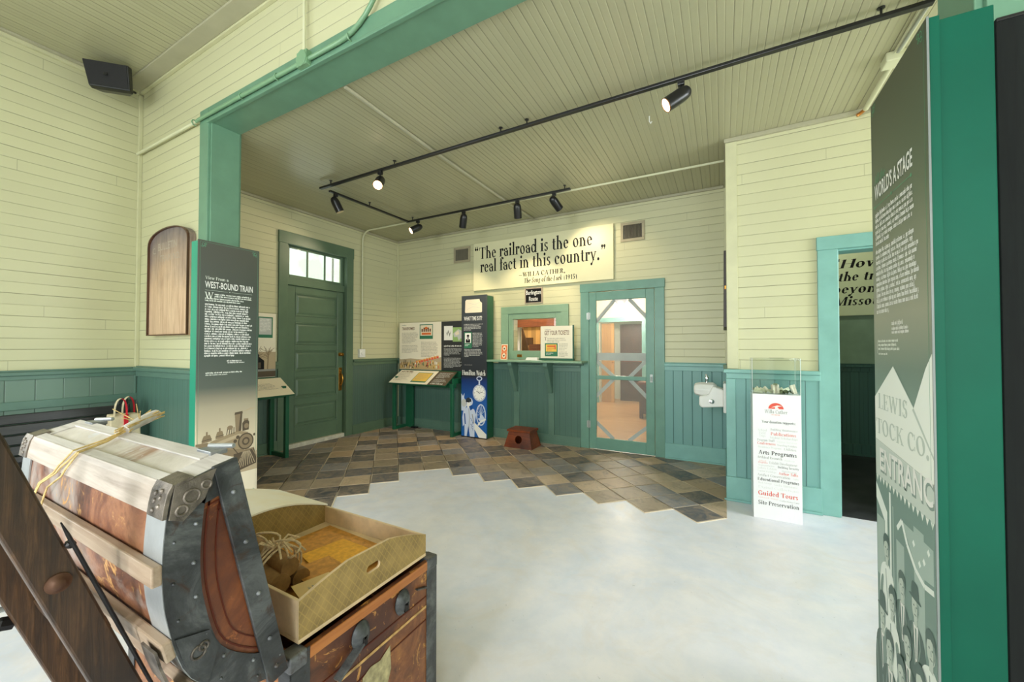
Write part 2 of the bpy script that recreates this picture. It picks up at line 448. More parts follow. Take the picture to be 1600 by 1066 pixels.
    up = {
     'A': (0.66, G(.05, 0, .29, CP, d1) + G(.46, 0, .28, CP, D1) + R_(.17, .46, .22) + R_(-.01, .17, 0) + R_(.4, .65, 0)),
     'B': (0.58, S_(.08, 0, CP, W) + R_(.01, .3, 0) + R_(.01, .28, CP - t) + N(.27, .5, .2, .17, -95, 95, W, t) + N(.28, .18, .24, .19, -95, 95, W, t) + R_(.08, .28, .34)),
     'C': (0.64, N(.34, .335, .31, .35, 50, 310, W * 1.1, t) + S_(.56, .44, .64, t) + S_(.57, .05, .2, t)),
     'D': (0.70, S_(.08, 0, CP, W) + R_(.01, .34, 0) + R_(.01, .34, CP - t) + N(.32, .335, .34, .335, -93, 93, W * 1.1, t)),
     'E': (0.57, S_(.08, 0, CP, W) + R_(.01, .52, 0) + R_(.01, .5, CP - t) + R_(.1, .38, .33) + S_(.5, 0, .16, t) + S_(.47, .53, CP, t) + S_(.37, .26, .43, t)),
     'F': (0.54, S_(.08, 0, CP, W) + R_(.01, .25, 0) + R_(.01, .5, CP - t) + R_(.1, .38, .33) + S_(.47, .52, CP, t) + S_(.37, .26, .43, t)),
     'G': (0.70, N(.34, .335, .31, .35, 45, 330, W * 1.1, t) + S_(.52, 0, .28, W) + R_(.44, .67, .27) + S_(.56, .46, .64, t)),
     'H': (0.74, S_(.08, 0, CP, W) + S_(.55, 0, CP, W) + R_(.01, .25, 0) + R_(.01, .25, CP - t) + R_(.48, .72, 0) + R_(.48, .72, CP - t) + R_(.1, .6, .32)),
     'I': (0.34, S_(.12, 0, CP, W) + R_(.04, .29, 0) + R_(.04, .29, CP - t)),
     'J': (0.38, S_(.16, 0, CP, W) + R_(.08, .33, CP - t) + N(.06, .02, .1 + W, .16, -100, 0, W, t)),
     'K': (0.68, S_(.08, 0, CP, W) + R_(.01, .25, 0) + R_(.01, .25, CP - t) + G(.18, .28, .5, CP, d1) + G(.5, 0, .26, .38, D1) + R_(.42, .66, CP - t) + R_(.44, .69, 0)),
     'L': (0.55, S_(.08, 0, CP, W) + R_(.01, .5, 0) + R_(.01, .25, CP - t) + S_(.49, 0, .18, t)),
     'M': (0.86, S_(.1, 0, CP, t) + S_(.66, 0, CP, W) + G(.38, 0, .1, CP, D1) + G(.39, 0, .66, CP, d1) + R_(.01, .2, 0) + R_(.58, .84, 0) + R_(.01, .16, CP - t) + R_(.66, .84, CP - t)),
     'N': (0.74, S_(.1, 0, CP, t) + S_(.59, 0, CP, t) + G(.54, 0, .08, CP, D1) + R_(.02, .2, 0) + R_(.01, .16, CP - t) + R_(.5, .71, CP - t)),
     'O': (0.70, N(.35, .335, .32, .35, 0, 360, W * 1.1, t, 26)),
     'P': (0.56, S_(.08, 0, CP, W) + R_(.01, .27, 0) + R_(.01, .28, CP - t) + N(.28, .48, .23, .19, -95, 95, W, t) + R_(.1, .28, .29)),
     'R': (0.64, S_(.08, 0, CP, W) + R_(.01, .27, 0) + R_(.01, .28, CP - t) + N(.28, .49, .22, .18, -95, 95, W, t) + G(.46, 0, .26, .32, D1) + R_(.42, .65, 0)),
     'S': (0.50, N(.24, .49, .19, .19, 40, 275, W, t) + N(.24, .18, .21, .2, -140, 95, W * 1.1, t) + S_(.39, .5, .65, t) + S_(.04, .02, .18, t)),
     'T': (0.62, S_(.265, 0, CP, W) + R_(.18, .44, 0) + R_(.02, .6, CP - t) + S_(.02, .5, CP, t) + S_(.57, .5, CP, t)),
     'U': (0.72, S_(.1, .2, CP, W) + S_(.58, .2, CP, t) + N(.345, .22, .25, .23, 180, 360, W, t) + R_(.02, .26, CP - t) + R_(.5, .7, CP - t)),
     'V': (0.66, G(.28, 0, .06, CP, D1) + G(.3, 0, .56, CP, d1) + R_(-.01, .22, CP - t) + R_(.46, .66, CP - t)),
     'W': (0.94, G(.24, 0, .06, CP, D1) + G(.26, 0, .46, CP, d1) + G(.6, 0, .4, CP, D1) + G(.62, 0, .84, CP, d1) + R_(-.01, .22, CP - t) + R_(.34, .56, CP - t) + R_(.74, .95, CP - t)),
     'Y': (0.62, S_(.27, 0, .32, W) + G(.27, .3, .04, CP, D1) + G(.31, .3, .52, CP, d1) + R_(.18, .45, 0) + R_(-.01, .2, CP - t) + R_(.43, .63, CP - t)),
    }
    return up.get(ch, (0.4, []))
def serif_polys(txt, weight=1.0):
    out = []; x = 0
    for ch in txt:
        adv, ps = glyph(ch, weight)
        out += [[(a + x, b) for a, b in p] for p in ps]
        x += adv + 0.03
    return out, x
# ------------------------------------------------------------------ materials of the building
CREAM = S(203, 201, 163)
M_clap = board('cream_clapboard', CREAM, 'z', 0.092, gap=0.045, dark=0.12, rough=0.42, broken=0.95, tint=0.02, bstr=0.5)
M_cream = plain('cream_paint', CREAM, 0.42, var=0.04)
TAN = S(176, 173, 140)
M_ceil = board('olive_beadboard_ceiling', TAN, 'x', 0.088, gap=0.055, dark=0.3, rough=0.27, bead=True, broken=0.8, tint=0.02, bstr=0.6, spec=0.8)
M_tan = plain('olive_ceiling_trim', S(172, 168, 142), 0.4, var=0.04)
G1, G2, G3 = S(88, 133, 108), S(96, 140, 124), S(112, 166, 150)  # one trim green follows, each copy tinted for the light where it stands
M_sdoor = plain('screen_door_paint', S(106, 150, 134), 0.36, var=0.05)
M_header = plain('green_header_paint', S(104, 144, 118), 0.36, var=0.05)
M_door = plain('green_door_warm_lit', S(92, 116, 92), 0.38, var=0.05)  # trim green made darker and warmer for the light at left
M_teal = plain('green_trim_cool_lit', S(126, 176, 168), 0.36, var=0.05)  # trim green made paler and bluer for the cool light at right
M_wain = board('green_beadboard', S(82, 116, 104), 'xy', 0.085, gap=0.05, dark=0.3, rough=0.4, bead=True, broken=0.5, tint=0.03, bstr=0.5)
M_wain_wide = board('green_wide_boards_cool_lit', S(112, 160, 154), 'xy', 0.105, gap=0.05, dark=0.15, rough=0.4, broken=0.4, tint=0.05, bstr=0.7)  # green brightened for the cool light on the projecting wall
M_wain_old = board('green_plank_wainscot', S(112, 138, 124), 'xy', 0.16, gap=0.035, dark=0.2, rough=0.45, broken=0.6, tint=0.06, bstr=0.5)
M_wain_trim = plain('green_wainscot_trim', S(94, 126, 112), 0.38, var=0.05)
M_dark_wain = board('shaded_room_wainscot', S(52, 92, 84), 'xy', 0.085, gap=0.05, dark=0.3, rough=0.5, bead=True, broken=0.5)  # darker copy of the green beadboard, the dim room's shade in its colour
M_sealed = plain('pipe_cream_paint', S(214, 214, 180), 0.35, var=0.03)

def concrete():
    k = Mat('polished_concrete', 0.34, 0, 0.5)
    a = k.noise(0.9, 6, None, 0.6, 0.8); b_ = k.noise(5, 8, None, 0.65); c_ = k.noise(60, 6, None, 0.7)
    col = k.ramp(a, [(0.28, S(208, 216, 230)), (0.42, S(226, 226, 234)), (0.55, S(232, 228, 230)), (0.66, S(214, 218, 230)), (0.80, S(230, 222, 214))])
    col = k.mix(k.ramp(b_, [(0.38, (0, 0, 0, 1)), (0.72, (.5, .5, .5, 1))]), col, S(198, 204, 218))
    d_ = k.noise(2.6, 9, k.mapping((1, 1, 1), (5, 2, 0)), .7, 1.6)
    col = k.mix(k.ramp(d_, [(0.50, (0, 0, 0, 1)), (0.70, (.4, .4, .4, 1))]), col, S(218, 208, 200))
    col = k.mix(k.math('MULTIPLY', k.math('GREATER_THAN', c_, 0.66), 0.35), col, S(240, 240, 238))
    e_ = k.noise(34, 4, k.mapping((1, 1, 1), (1, 7, 0)), .6)
    col = k.mix(k.math('MULTIPLY', k.math('GREATER_THAN', e_, 0.70), 0.35), col, S(150, 152, 156))
    k.color(col)
    k.rough(k.math('ADD', k.math('MULTIPLY', b_, 0.3), 0.22))
    k.bump(c_, 0.05, 0.002)
    return k.m
M_conc = concrete()

TS = 0.2745; TU, TV = 2.241, 2.498       # slate tile module and a corner of the 45-degree grid
def slate():
    k = Mat('slate_tile', 0.45)
    xs = k.sep(); r2 = 1 / math.sqrt(2)
    u = k.math('DIVIDE', k.math('SUBTRACT', k.math('MULTIPLY', k.math('ADD', xs[0], xs[1]), r2), TU - 20 * TS), TS)
    v = k.math('DIVIDE', k.math('SUBTRACT', k.math('MULTIPLY', k.math('SUBTRACT', xs[1], xs[0]), r2), TV - 20 * TS), TS)
    cmb = k.n('ShaderNodeCombineXYZ'); k.l(k.math('FLOOR', u), cmb.inputs[0]); k.l(k.math('FLOOR', v), cmb.inputs[1])
    wn = k.n('ShaderNodeTexWhiteNoise', noise_dimensions='3D'); k.l(cmb.outputs[0], wn.inputs['Vector'])
    col = k.ramp(wn.outputs['Value'], [(0.0, S(74, 74, 80)), (0.16, S(150, 134, 112)), (0.32, S(126, 126, 132)), (0.46, S(178, 150, 118)), (0.6, S(160, 142, 122)),
                                        (0.72, S(88, 88, 96)), (0.84, S(196, 172, 144)), (0.93, S(158, 150, 146))], 'CONSTANT')
    n = k.noise(9, 8, None, 0.7, 1.2)
    col = k.mix(k.ramp(n, [(0.38, (0, 0, 0, 1)), (0.68, (0.65, 0.65, 0.65, 1))]), col, S(184, 160, 134))
    n2 = k.noise(6, 7, k.mapping((1, 1, 1), (4, 9, 2)), 0.7, 1.5)
    col = k.mix(k.ramp(n2, [(0.5, (0, 0, 0, 1)), (0.72, (0.6, 0.6, 0.6, 1))]), col, S(74, 70, 70))
    k.color(col); k.bump(n, 0.25, 0.004)
    k.rough(k.math('ADD', k.math('MULTIPLY', n, 0.3), 0.28))
    return k.m
M_slate = slate()
M_grout = plain('pale_grout', S(224, 208, 184), 0.8, var=0.08, scale=12)
M_glass = Mat('clear_glass', 0.02).m
def glassify(mm, tint=(1, 1, 1, 1), rough=0.0, mixf=0.12):
    nt = mm.node_tree; b = nt.nodes['Principled BSDF']; out = nt.nodes['Material Output']
    tr = nt.nodes.new('ShaderNodeBsdfTransparent'); tr.inputs[0].default_value = tint
    gl = nt.nodes.new('ShaderNodeBsdfGlossy'); gl.inputs['Roughness'].default_value = rough
    mx = nt.nodes.new('ShaderNodeMixShader')
    fr = nt.nodes.new('ShaderNodeFresnel'); fr.inputs[0].default_value = 1.45
    mul = nt.nodes.new('ShaderNodeMath'); mul.operation = 'MULTIPLY_ADD'; mul.inputs[1].default_value = 1.0; mul.inputs[2].default_value = mixf * 0.2
    ge = nt.nodes.new('ShaderNodeNewGeometry'); inv = nt.nodes.new('ShaderNodeMath'); inv.operation = 'SUBTRACT'; inv.inputs[0].default_value = 1.0
    nt.links.new(ge.outputs['Backfacing'], inv.inputs[1]); pr_ = nt.nodes.new('ShaderNodeMath'); pr_.operation = 'MULTIPLY'
    nt.links.new(fr.outputs[0], mul.inputs[0]); nt.links.new(mul.outputs[0], pr_.inputs[0]); nt.links.new(inv.outputs[0], pr_.inputs[1]); nt.links.new(pr_.outputs[0], mx.inputs[0])
    nt.links.new(tr.outputs[0], mx.inputs[1]); nt.links.new(gl.outputs[0], mx.inputs[2])
    nt.links.new(mx.outputs[0], out.inputs['Surface'])
    return mm
glassify(M_glass)

# ------------------------------------------------------------------ setting
XL, XR = -5.09, 3.6           # inner faces of the left and right outer walls
YB, YJ = 5.15, 4.02           # back wall of the waiting room, face of the projecting room
YP0, YP1 = 1.648, 1.855       # the cased partition
YR = -3.3
CF, CM = 3.90, 3.24           # front and middle ceilings
XJ = 0.055

b = MB(); b.box((-5.3, -3.5, -0.15), (3.8, 9.7, 0.0), M_conc); b.build('floor', kind='structure')

# slate tiles laid at 45 degrees along the walls, with a stepped edge
def clip(poly, ax, val, keep_less):
    out = []
    for i in range(len(poly)):
        p, q = poly[i], poly[(i + 1) % len(poly)]
        ip = (p[ax] <= val) if keep_less else (p[ax] >= val); iq = (q[ax] <= val) if keep_less else (q[ax] >= val)
        if ip: out.append(p)
        if ip != iq:
            t = (val - p[ax]) / (q[ax] - p[ax]); out.append((p[0] + (q[0] - p[0]) * t, p[1] + (q[1] - p[1]) * t))
    return out
tl, gr = MB(), MB()
R = random.Random(4)
r2 = 1 / math.sqrt(2)
for i in range(-45, 45):
    for j in range(-45, 45):
        uc, vc = TU + (i + .5) * TS, TV + (j + .5) * TS
        cx, cy = (uc - vc) * r2, (uc + vc) * r2
        if not (-5.4 < cx < 0.2 and 1.7 < cy < 5.4): continue
        if not (cy > 3.351 + 0.15 or cx < -2.94 - 0.15): continue
        def quad(g):
            h = TS / 2 - g
            pts = []
            for a, c in ((-h, -h), (h, -h), (h, h), (-h, h)):
                jx = R.uniform(-.004, .004); uu, vv = uc + a + jx, vc + c + R.uniform(-.004, .004)
                pts.append(((uu - vv) * r2, (uu + vv) * r2))
            for ax, val, less in ((0, -5.065, False), (1, 5.125, True), (1, 1.87, False), (0, 0.02, True)):
                pts = clip(pts, ax, val, less)
                if not pts: break
            return pts
        q = quad(0.006)
        if len(q) > 2: tl.prism(q, lambda u, v, t: (u, v, t), 0.0, 0.0055 + R.uniform(0, .001), M_slate)
        g = quad(-0.003)
        if len(g) > 2: gr.prism(g, lambda u, v, t: (u, v, t), 0.0, 0.0035, M_grout)
tl.build('floor_tiles', kind='structure', bevel=0.0015, seg=1); gr.build('floor_grout', kind='structure')

def wall(name, boxes, mat=M_clap):
    b = MB()
    for p, q in boxes: b.box(p, q, mat)
    return b.build(name, kind='structure')

DY0, DY1, DZ = 3.135, 4.065, 2.745        # opening of the panelled door and its transom
wall('wall_left', [((XL - .16, YR, 0), (XL, -2.6, 4.0)), ((XL - .16, -2.6, 0), (XL, -1.2, .95)), ((XL - .16, -2.6, 3.15), (XL, -1.2, 4.0)), ((XL - .16, -1.2, 0), (XL, DY0, 4.0)), ((XL - .16, DY1, 0), (XL, YB + .16, 4.0)), ((XL - .16, DY0, DZ), (XL, DY1, 4.0))])  # the near opening is added for the unseen left window light
wall('wall_partition', [((XL, YP0, 0), (-3.72, YP1, CF + .06)), ((-3.72, YP0, 3.24), (0.667, YP1, CF + .06)), ((0.667, YP0, 0), (XR, YP1, CF + .06))])
SD0, SD1, SDZ = -1.59, -0.74, 2.105       # screen door opening
TW0, TW1, TZ0, TZ1 = -2.765, -2.065, 1.195, 1.78
wall('wall_back', [((XL, YB, 0), (TW0, YB + .16, CM + .06)), ((TW0, YB, 0), (TW1, YB + .16, TZ0)), ((TW0, YB, TZ1), (TW1, YB + .16, CM + .06)),
                   ((TW1, YB, 0), (SD0, YB + .16, CM + .06)), ((SD0, YB, SDZ), (SD1, YB + .16, CM + .06)), ((SD1, YB, 0), (XJ + .15, YB + .16, CM + .06))])
RD0, RD1, RDZ = 0.82, 1.74, 2.147
wall('wall_projection', [((XJ, YJ, 0), (RD0, YJ + .15, CM + .06)), ((RD0, YJ, RDZ), (RD1, YJ + .15, CM + .06)), ((RD1, YJ, 0), (XR, YJ + .15, CM + .06)),
                         ((XJ, YJ + .15, 0), (XJ + .15, YB, CM + .06))])
def holed(name, ax, c0, c1, lo, hi, z1, holes, zw0, zw1):
    bx = []; e = lo
    def q(a, b_, za, zb): bx.append(((a, c0, za), (b_, c1, zb)) if ax == 'x' else ((c0, a, za), (c1, b_, zb)))
    for h0, h1 in holes:
        q(e, h0, 0, z1); q(h0, h1, 0, zw0); q(h0, h1, zw1, z1); e = h1
    q(e, hi, 0, z1); wall(name, bx)
holed('wall_rear', 'x', YR - .15, YR, XL - .16, XR + .15, 4.0, [(-4.2, -2.6), (-1.6, 0.0), (1.1, 2.7)], 0.8, 3.2)
holed('wall_right', 'y', XR, XR + .15, YR, 9.6, 4.0, [(-1.6, 0.0), (2.1, 3.7)], 0.8, 3.1)

def slab(name, p, q, mat):
    b = MB(); b.box(p, q, mat); return b.build(name, kind='structure')
slab('ceiling_front', (XL - .16, YR - .15, CF), (XR + .15, YP0, CF + .1), M_ceil)
slab('ceiling_middle', (XL, YP1, CM), (XR, YB, CM + .1), M_ceil)

def run(name, mat, *bars):
    b = MB()
    for p, q in bars: b.box(p, q, mat)
    return b.build(name, kind='structure', bevel=0.004, seg=2)

# wainscot faces, rails and baseboards (one run per wall)
def wainscot_y(n, y, x0, x1, mat, trim, d=-1, ztop=1.15, z0=0.0):
    """on a wall facing -Y (d=-1) at plane y"""
    run('trim_%d' % n, mat, ((x0, y, z0), (x1, y + d * .018, ztop - .02)))
    run('trim_%d' % (n + 1), trim, ((x0, y, ztop - .02), (x1, y + d * .05, ztop + .012)), ((x0, y, ztop - .075), (x1, y + d * .03, ztop - .02)), ((x0, y, ztop + .012), (x1, y + d * .03, ztop + .024)))
def base_y(name, y, x0, x1, trim, h=.15, d=-1):
    run(name, trim, ((x0, y, 0), (x1, y + d * .032, h)), ((x0, y, 0), (x1, y + d * .05, .022)))
# front room, left wall: planks above a mid rail, planks below
b = MB(); b.box((XL, -1.2, 0), (XL + .016, YP0, 1.135), M_wain_old); b.box((XL, YR, 0), (XL + .016, -1.2, .9), M_wain_old); b.build('trim_1', kind='structure')
run('trim_2', M_wain_trim, ((XL, -1.2, 1.12), (XL + .045, YP0, 1.15)), ((XL, -1.2, 1.085), (XL + .03, YP0, 1.12)), ((XL, -1.2, 1.15), (XL + .028, YP0, 1.165)),
    ((XL, YR, .84), (XL + .03, YP0, .91)), ((XL, YR, 0), (XL + .034, YP0, .16)), ((XL + .016, YP0 - .035, .91), (XL + .034, YP0 - .016, 1.085)))
wainscot_y(3, YP0, XL + .045, -3.875, M_wain, M_wain_trim)
base_y('baseboard_partition', YP0, XL + .04, -3.875, M_wain_trim)
# waiting room: left wall either side of the door
def wainscot_x(n, x, y0, y1, mat, trim, ztop=1.15):
    run('trim_%d' % n, mat, ((x, y0, 0), (x + .018, y1, ztop - .02)))
    run('trim_%d' % (n + 1), trim, ((x, y0, ztop - .02), (x + .05, y1, ztop + .012)), ((x, y0, ztop - .075), (x + .03, y1, ztop - .02)), ((x, y0, ztop + .012), (x + .03, y1, ztop + .024)),
        ((x, y0, 0), (x + .032, y1, .15)), ((x, y0, 0), (x + .05, y1, .022)))
M_wain_dk = board('green_beadboard_warm_lit', S(82, 106, 92), 'xy', 0.085, gap=0.05, dark=0.3, rough=0.4, bead=True, broken=0.5, tint=0.03, bstr=0.5)  # the beadboard green again, toned for the light on the left wall
wainscot_x(5, XL, YP1, 3.015, M_wain_dk, M_door)
wainscot_x(7, XL, 4.185, YB, M_wain_dk, M_door)
wainscot_y(9, YB, XL + .05, -3.12, M_wain, M_wain_trim); base_y('baseboard_left_back', YB, XL + .05, -3.12, M_wain_trim)
wainscot_y(11, YB, -3.12, -1.70, M_wain, M_wain_trim, ztop=1.10); base_y('baseboard_counter', YB, -3.12, -1.70, M_wain_trim, .13)
run('trim_13', M_wain_trim, ((-2.725, YB, .13), (-2.635, YB - .035, 1.1)), ((-2.175, YB, .13), (-2.085, YB - .035, 1.1)), ((-2.635, YB - .018, 1.0), (-2.175, YB - .027, 1.1)))
wainscot_y(14, YB, -0.63, XJ - .02, M_wain_wide, M_teal); base_y('baseboard_right_back', YB, -.63, XJ - .02, M_teal, .19)
# projection: side and face
run('trim_16', M_wain_wide, ((XJ - .018, YJ + .001, 0), (XJ, YB, 1.13)), ((XJ - .018, YJ - .018, 0), (0.70, YJ, 1.13)))
run('trim_17', M_teal, ((XJ - .05, YJ - .05, 1.13), (0.70, YJ, 1.162)), ((XJ - .05, YJ + .001, 1.13), (XJ, YB - .06, 1.162)), ((XJ - .03, YJ - .03, 1.08), (0.70, YJ, 1.129)), ((XJ - .03, YJ + .001, 1.08), (XJ, YB - .06, 1.129)))
run('trim_18', M_teal, ((XJ - .03, YJ - .03, .211), (XJ + .045, YJ, 1.079)), ((XJ - .03, YJ + .001, .211), (XJ, YJ + .05, 1.079)))
run('baseboard_projection', M_teal, ((XJ - .035, YJ - .035, 0), (0.70, YJ, .21)), ((XJ - .05, YJ - .05, 0), (0.70, YJ - .036, .02)), ((XJ - .035, YJ + .001, 0), (XJ, YB - .036, .21)))
# crown mouldings, corner strips
run('trim_19', M_cream, ((XL, YR, CF - .045), (XL + .035, YP0 - .031, CF)), ((XL, YP0 - .03, CF - .03), (XR, YP0, CF)))
run('trim_20', M_tan, ((XL, YP0 - .15, CF - .018), (XR, YP0 - .03, CF)), ((XL + .035, YR, CF - .02), (XL + .07, YP0 - .15, CF)))
run('trim_21', M_tan, ((XL, YP1, CM - .03), (XL + .03, YB - .031, CM)), ((XL, YB - .03, CM - .03), (XJ - .031, YB, CM)), ((XJ - .03, YJ - .03, CM - .035), (XR, YJ, CM)), ((XJ - .03, YJ + .001, CM - .035), (XJ, YB - .032, CM)))
run('trim_22', M_cream, ((XL, YP0 - .03, 1.165), (XL + .03, YP0, CF - .045)), ((XL, YB - .028, 1.17), (XL + .028, YB, CM - .03)),
    ((XJ - .02, YJ - .02, 1.165), (XJ + .07, YJ, CM - .037)), ((XJ - .02, YJ + .001, 1.165), (XJ, YJ + .07, CM - .037)), ((XJ - .028, YB - .028, 1.17), (XJ, YB, CM - .03)))
# cased opening between the rooms: jambs, soffit, casings with a bead
run('trim_23', M_header, ((-3.735, YP0 - .006, 0), (-3.715, YP1 + .006, 3.225)), ((0.66, YP0 - .006, 0), (0.68, YP1 + .006, 3.225)), ((-3.735, YP0 - .006, 3.221), (0.68, YP1 + .006, 3.241)))
run('trim_24', M_header, ((-3.872, YP0 - .024, 0), (-3.733, YP0, 3.345)), ((-3.733, YP0 - .024, 3.236), (0.678, YP0, 3.345)), ((0.678, YP0 - .024, 0), (0.81, YP0, 3.345)),
    ((-3.755, YP0 - .03, 3.215), (0.7, YP0 - .001, 3.236)))
run('trim_25', M_header, ((-3.872, YP1, 0), (-3.733, YP1 + .024, CM)), ((-3.733, YP1, 3.236), (0.678, YP1 + .012, CM)), ((0.678, YP1, 0), (0.81, YP1 + .024, CM)))
wainscot_y(26, YP0, 0.815, XR, M_wain, M_wain_trim)
# ticket office behind the back wall and dim parcel room behind the projection
M_office = plain('office_plaster', S(226, 224, 206), 0.7, var=0.03)
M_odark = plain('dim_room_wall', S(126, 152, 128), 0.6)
wall('wall_office_far', [((-5.0, 9.5, 0), (-2.68, 9.62, 3.2)), ((-1.66, 9.5, 0), (.3, 9.62, 3.2)), ((-2.68, 9.5, 1.98), (-1.66, 9.62, 3.2)), ((-2.9, 10.4, 0), (-1.4, 10.5, 3.2))], M_office)
wall('wall_office_left', [((-5.12, YB + .16, 0), (-5.0, 9.62, 3.2))], M_office)
wall('wall_office_right', [((XJ + .001, YB + .16, 0), (XJ + .149, 9.5, 3.2))], M_office)
slab('ceiling_office', (-5.12, YB + .16, 3.2), (.35, 10.5, 3.3), M_office)
M_plankfloor = wood('worn_pine_floor', S(176, 128, 84), S(216, 172, 122), 'x', 0.6, 0.35)
slab('floor_office', (-5.0, YB + .16, 0.0), (XJ, 10.4, 0.012), M_plankfloor)
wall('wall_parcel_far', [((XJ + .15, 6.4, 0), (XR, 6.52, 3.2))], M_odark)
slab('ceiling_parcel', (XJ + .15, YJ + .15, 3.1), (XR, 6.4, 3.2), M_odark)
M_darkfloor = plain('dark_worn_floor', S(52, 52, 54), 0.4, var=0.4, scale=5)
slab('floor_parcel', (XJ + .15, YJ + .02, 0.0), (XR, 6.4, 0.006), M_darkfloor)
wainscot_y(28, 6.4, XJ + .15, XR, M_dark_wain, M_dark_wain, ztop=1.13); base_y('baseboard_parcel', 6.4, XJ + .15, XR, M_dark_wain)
# ------------------------------------------------------------------ print colours
def pm(name, r, g, b, rough=0.5):
    k = Mat(name, rough, 0, 0.25); k.color(S(r, g, b)); return k.m
K_black = pm('ink_black', 14, 13, 12); K_white = pm('ink_white', 238, 238, 232); K_char = pm('ink_charcoal', 58, 60, 60)
K_grey = pm('ink_grey', 150, 150, 146); K_lgrey = pm('ink_light_grey', 196, 198, 194); K_red = pm('ink_red', 226, 92, 76); K_pink = pm('ink_pale_red', 236, 168, 158)
K_cream = pm('print_cream', 236, 224, 198); K_green = pm('print_green', 58, 122, 92); K_yellow = pm('print_yellow', 236, 196, 92); K_tan = pm('print_tan', 196, 168, 120)
K_orange = pm('print_orange', 222, 116, 60); K_brown = pm('print_brown', 110, 70, 44); K_blue = pm('print_blue', 30, 84, 158); K_sky = pm('print_pale_blue', 206, 216, 236)
K_slate = pm('print_blue_black', 52, 58, 66); K_leaf = pm('print_leaf', 150, 184, 116); K_sepia1 = pm('print_sepia_dark', 92, 80, 64); K_sepia2 = pm('print_sepia_mid', 142, 124, 98)
K_sepia3 = pm('print_sepia_light', 186, 168, 138); K_mist = pm('print_mist', 240, 244, 234); K_mist2 = pm('print_mist_shadow', 196, 206, 194); K_fig1 = pm('print_figure_dark', 124, 150, 140); K_fig2 = pm('print_figure_mid', 172, 192, 182); K_fig3 = pm('print_figure_light', 236, 244, 236)
K_ltext = pm('print_body_text', 178, 170, 152)
M_dkgreen = plain('display_green_laminate', S(28, 92, 64), 0.35, var=0.06, bump=0.02)
M_pgreen = plain('panel_green_paint', S(6, 84, 64), 0.5, var=0.08, scale=2, bump=0.02, spec=0.2)
M_pgreen_lit = plain('panel_green_lit_edge', S(44, 150, 120), 0.4, var=0.05, scale=3, bump=0.02)  # panel green lightened, window glare on the left panel set into the colour
M_steel = plain('brushed_edge', S(176, 180, 176), 0.3, 0.6, bump=0.0)
M_brass = plain('old_brass', S(176, 126, 52), 0.3, 0.9, var=0.15, scale=20)
M_iron = plain('dark_iron', S(44, 42, 42), 0.4, 0.7, var=0.2, scale=14)
M_black = plain('black_enamel', S(26, 26, 27), 0.28, 0.0, var=0.1, bump=0.0)
M_white = plain('white_enamel', S(236, 236, 230), 0.22, var=0.02, bump=0.0)
M_chrome = plain('chrome', S(210, 212, 214), 0.12, 1.0, var=0.05, bump=0.0)

# ------------------------------------------------------------------ panelled door with transom on the left wall
def top_struct(name, loc):
    o = bpy.data.objects.new(name, None); C.objects.link(o); o.location = loc; o['kind'] = 'structure'; return o
d1 = top_struct('door_1', (XL, 3.6, 0))
X = XL - .05                                 # panel plane
b = MB()
b.box((X - .035, 3.145, .055), (X - .012, 4.055, 2.2), M_door)
st = [(2.10, 2.20), (1.70, 1.79), (1.31, 1.395), (.945, 1.03), (.565, .655), (.055, .275)]
for z0, z1 in st: b.box((X - .02, 3.29, z0), (X, 3.955, z1), M_door)
b.box((X - .02, 3.145, .055), (X, 3.29, 2.2), M_door); b.box((X - .02, 3.955, .055), (X, 4.055, 2.2), M_door)
b.build('door_leaf', d1, bevel=.006)
for z0, z1 in [(1.79, 2.10), (1.395, 1.70), (1.03, 1.31), (.655, .945), (.275, .565)]:
    b = MB(); y0, y1 = 3.29, 3.955; e = .05
    b.hexa([(X - .018, y0 + .012, z0 + .012), (X - .018, y1 - .012, z0 + .012), (X - .018, y1 - .012, z1 - .012), (X - .018, y0 + .012, z1 - .012),
            (X - .004, y0 + e, z0 + e), (X - .004, y1 - e, z0 + e), (X - .004, y1 - e, z1 - e), (X - .004, y0 + e, z1 - e)], M_door)
    for p, q in (((y0, z0), (y1, z0 + .014)), ((y0, z1 - .014), (y1, z1)), ((y0, z0 + .014), (y0 + .014, z1 - .014)), ((y1 - .014, z0 + .014), (y1, z1 - .014))):
        b.box((X - .012, p[0], p[1]), (X + .004, q[0], q[1]), M_door)
    b.build('door_panel', d1, bevel=.003)
b = MB(); b.lathe((X - .002, 4.005, 1.25), (1, 0, 0), [(0, .03), (.006, .03), (.01, .012), (.035, .012), (.042, .024), (.055, .027), (.064, .018), (.066, 0)], M_brass, 18); b.build('door_knob', d1, smooth=True)
b = MB(); b.box((X - .001, 3.985, .70), (X + .005, 4.04, 1.05), M_brass); pl = b.build('lock_plate', d1, bevel=.003)
b = MB(); b.tube([(X + .004, 4.012, .96), (X + .04, 4.012, .95), (X + .055, 4.012, .90), (X + .052, 4.012, .84), (X + .035, 4.012, .79), (X + .004, 4.012, .785)], [.008, .008, .011, .011, .008, .008], M_brass, 8); b.lathe((X + .003, 4.012, 1.0), (1, 0, 0), [(0, .012), (.02, .014), (.024, .008)], M_brass, 12); b.build('pull_handle', d1, smooth=True)
for z in (1.93, 1.2, .3):
    b = MB(); b.box((X - .001, 3.14, z - .055), (X + .004, 3.175, z + .055), M_door); b.tube([(X + .006, 3.143, z - .055), (X + .006, 3.143, z + .055)], .008, M_door, 8); b.build('hinge', d1)
w1 = top_struct('window_1', (XL, 3.6, 2.5))
b = MB(); XT = XL - .05
b.box((XT - .03, DY0, 2.2), (XT + .03, DY1, 2.30), M_door)
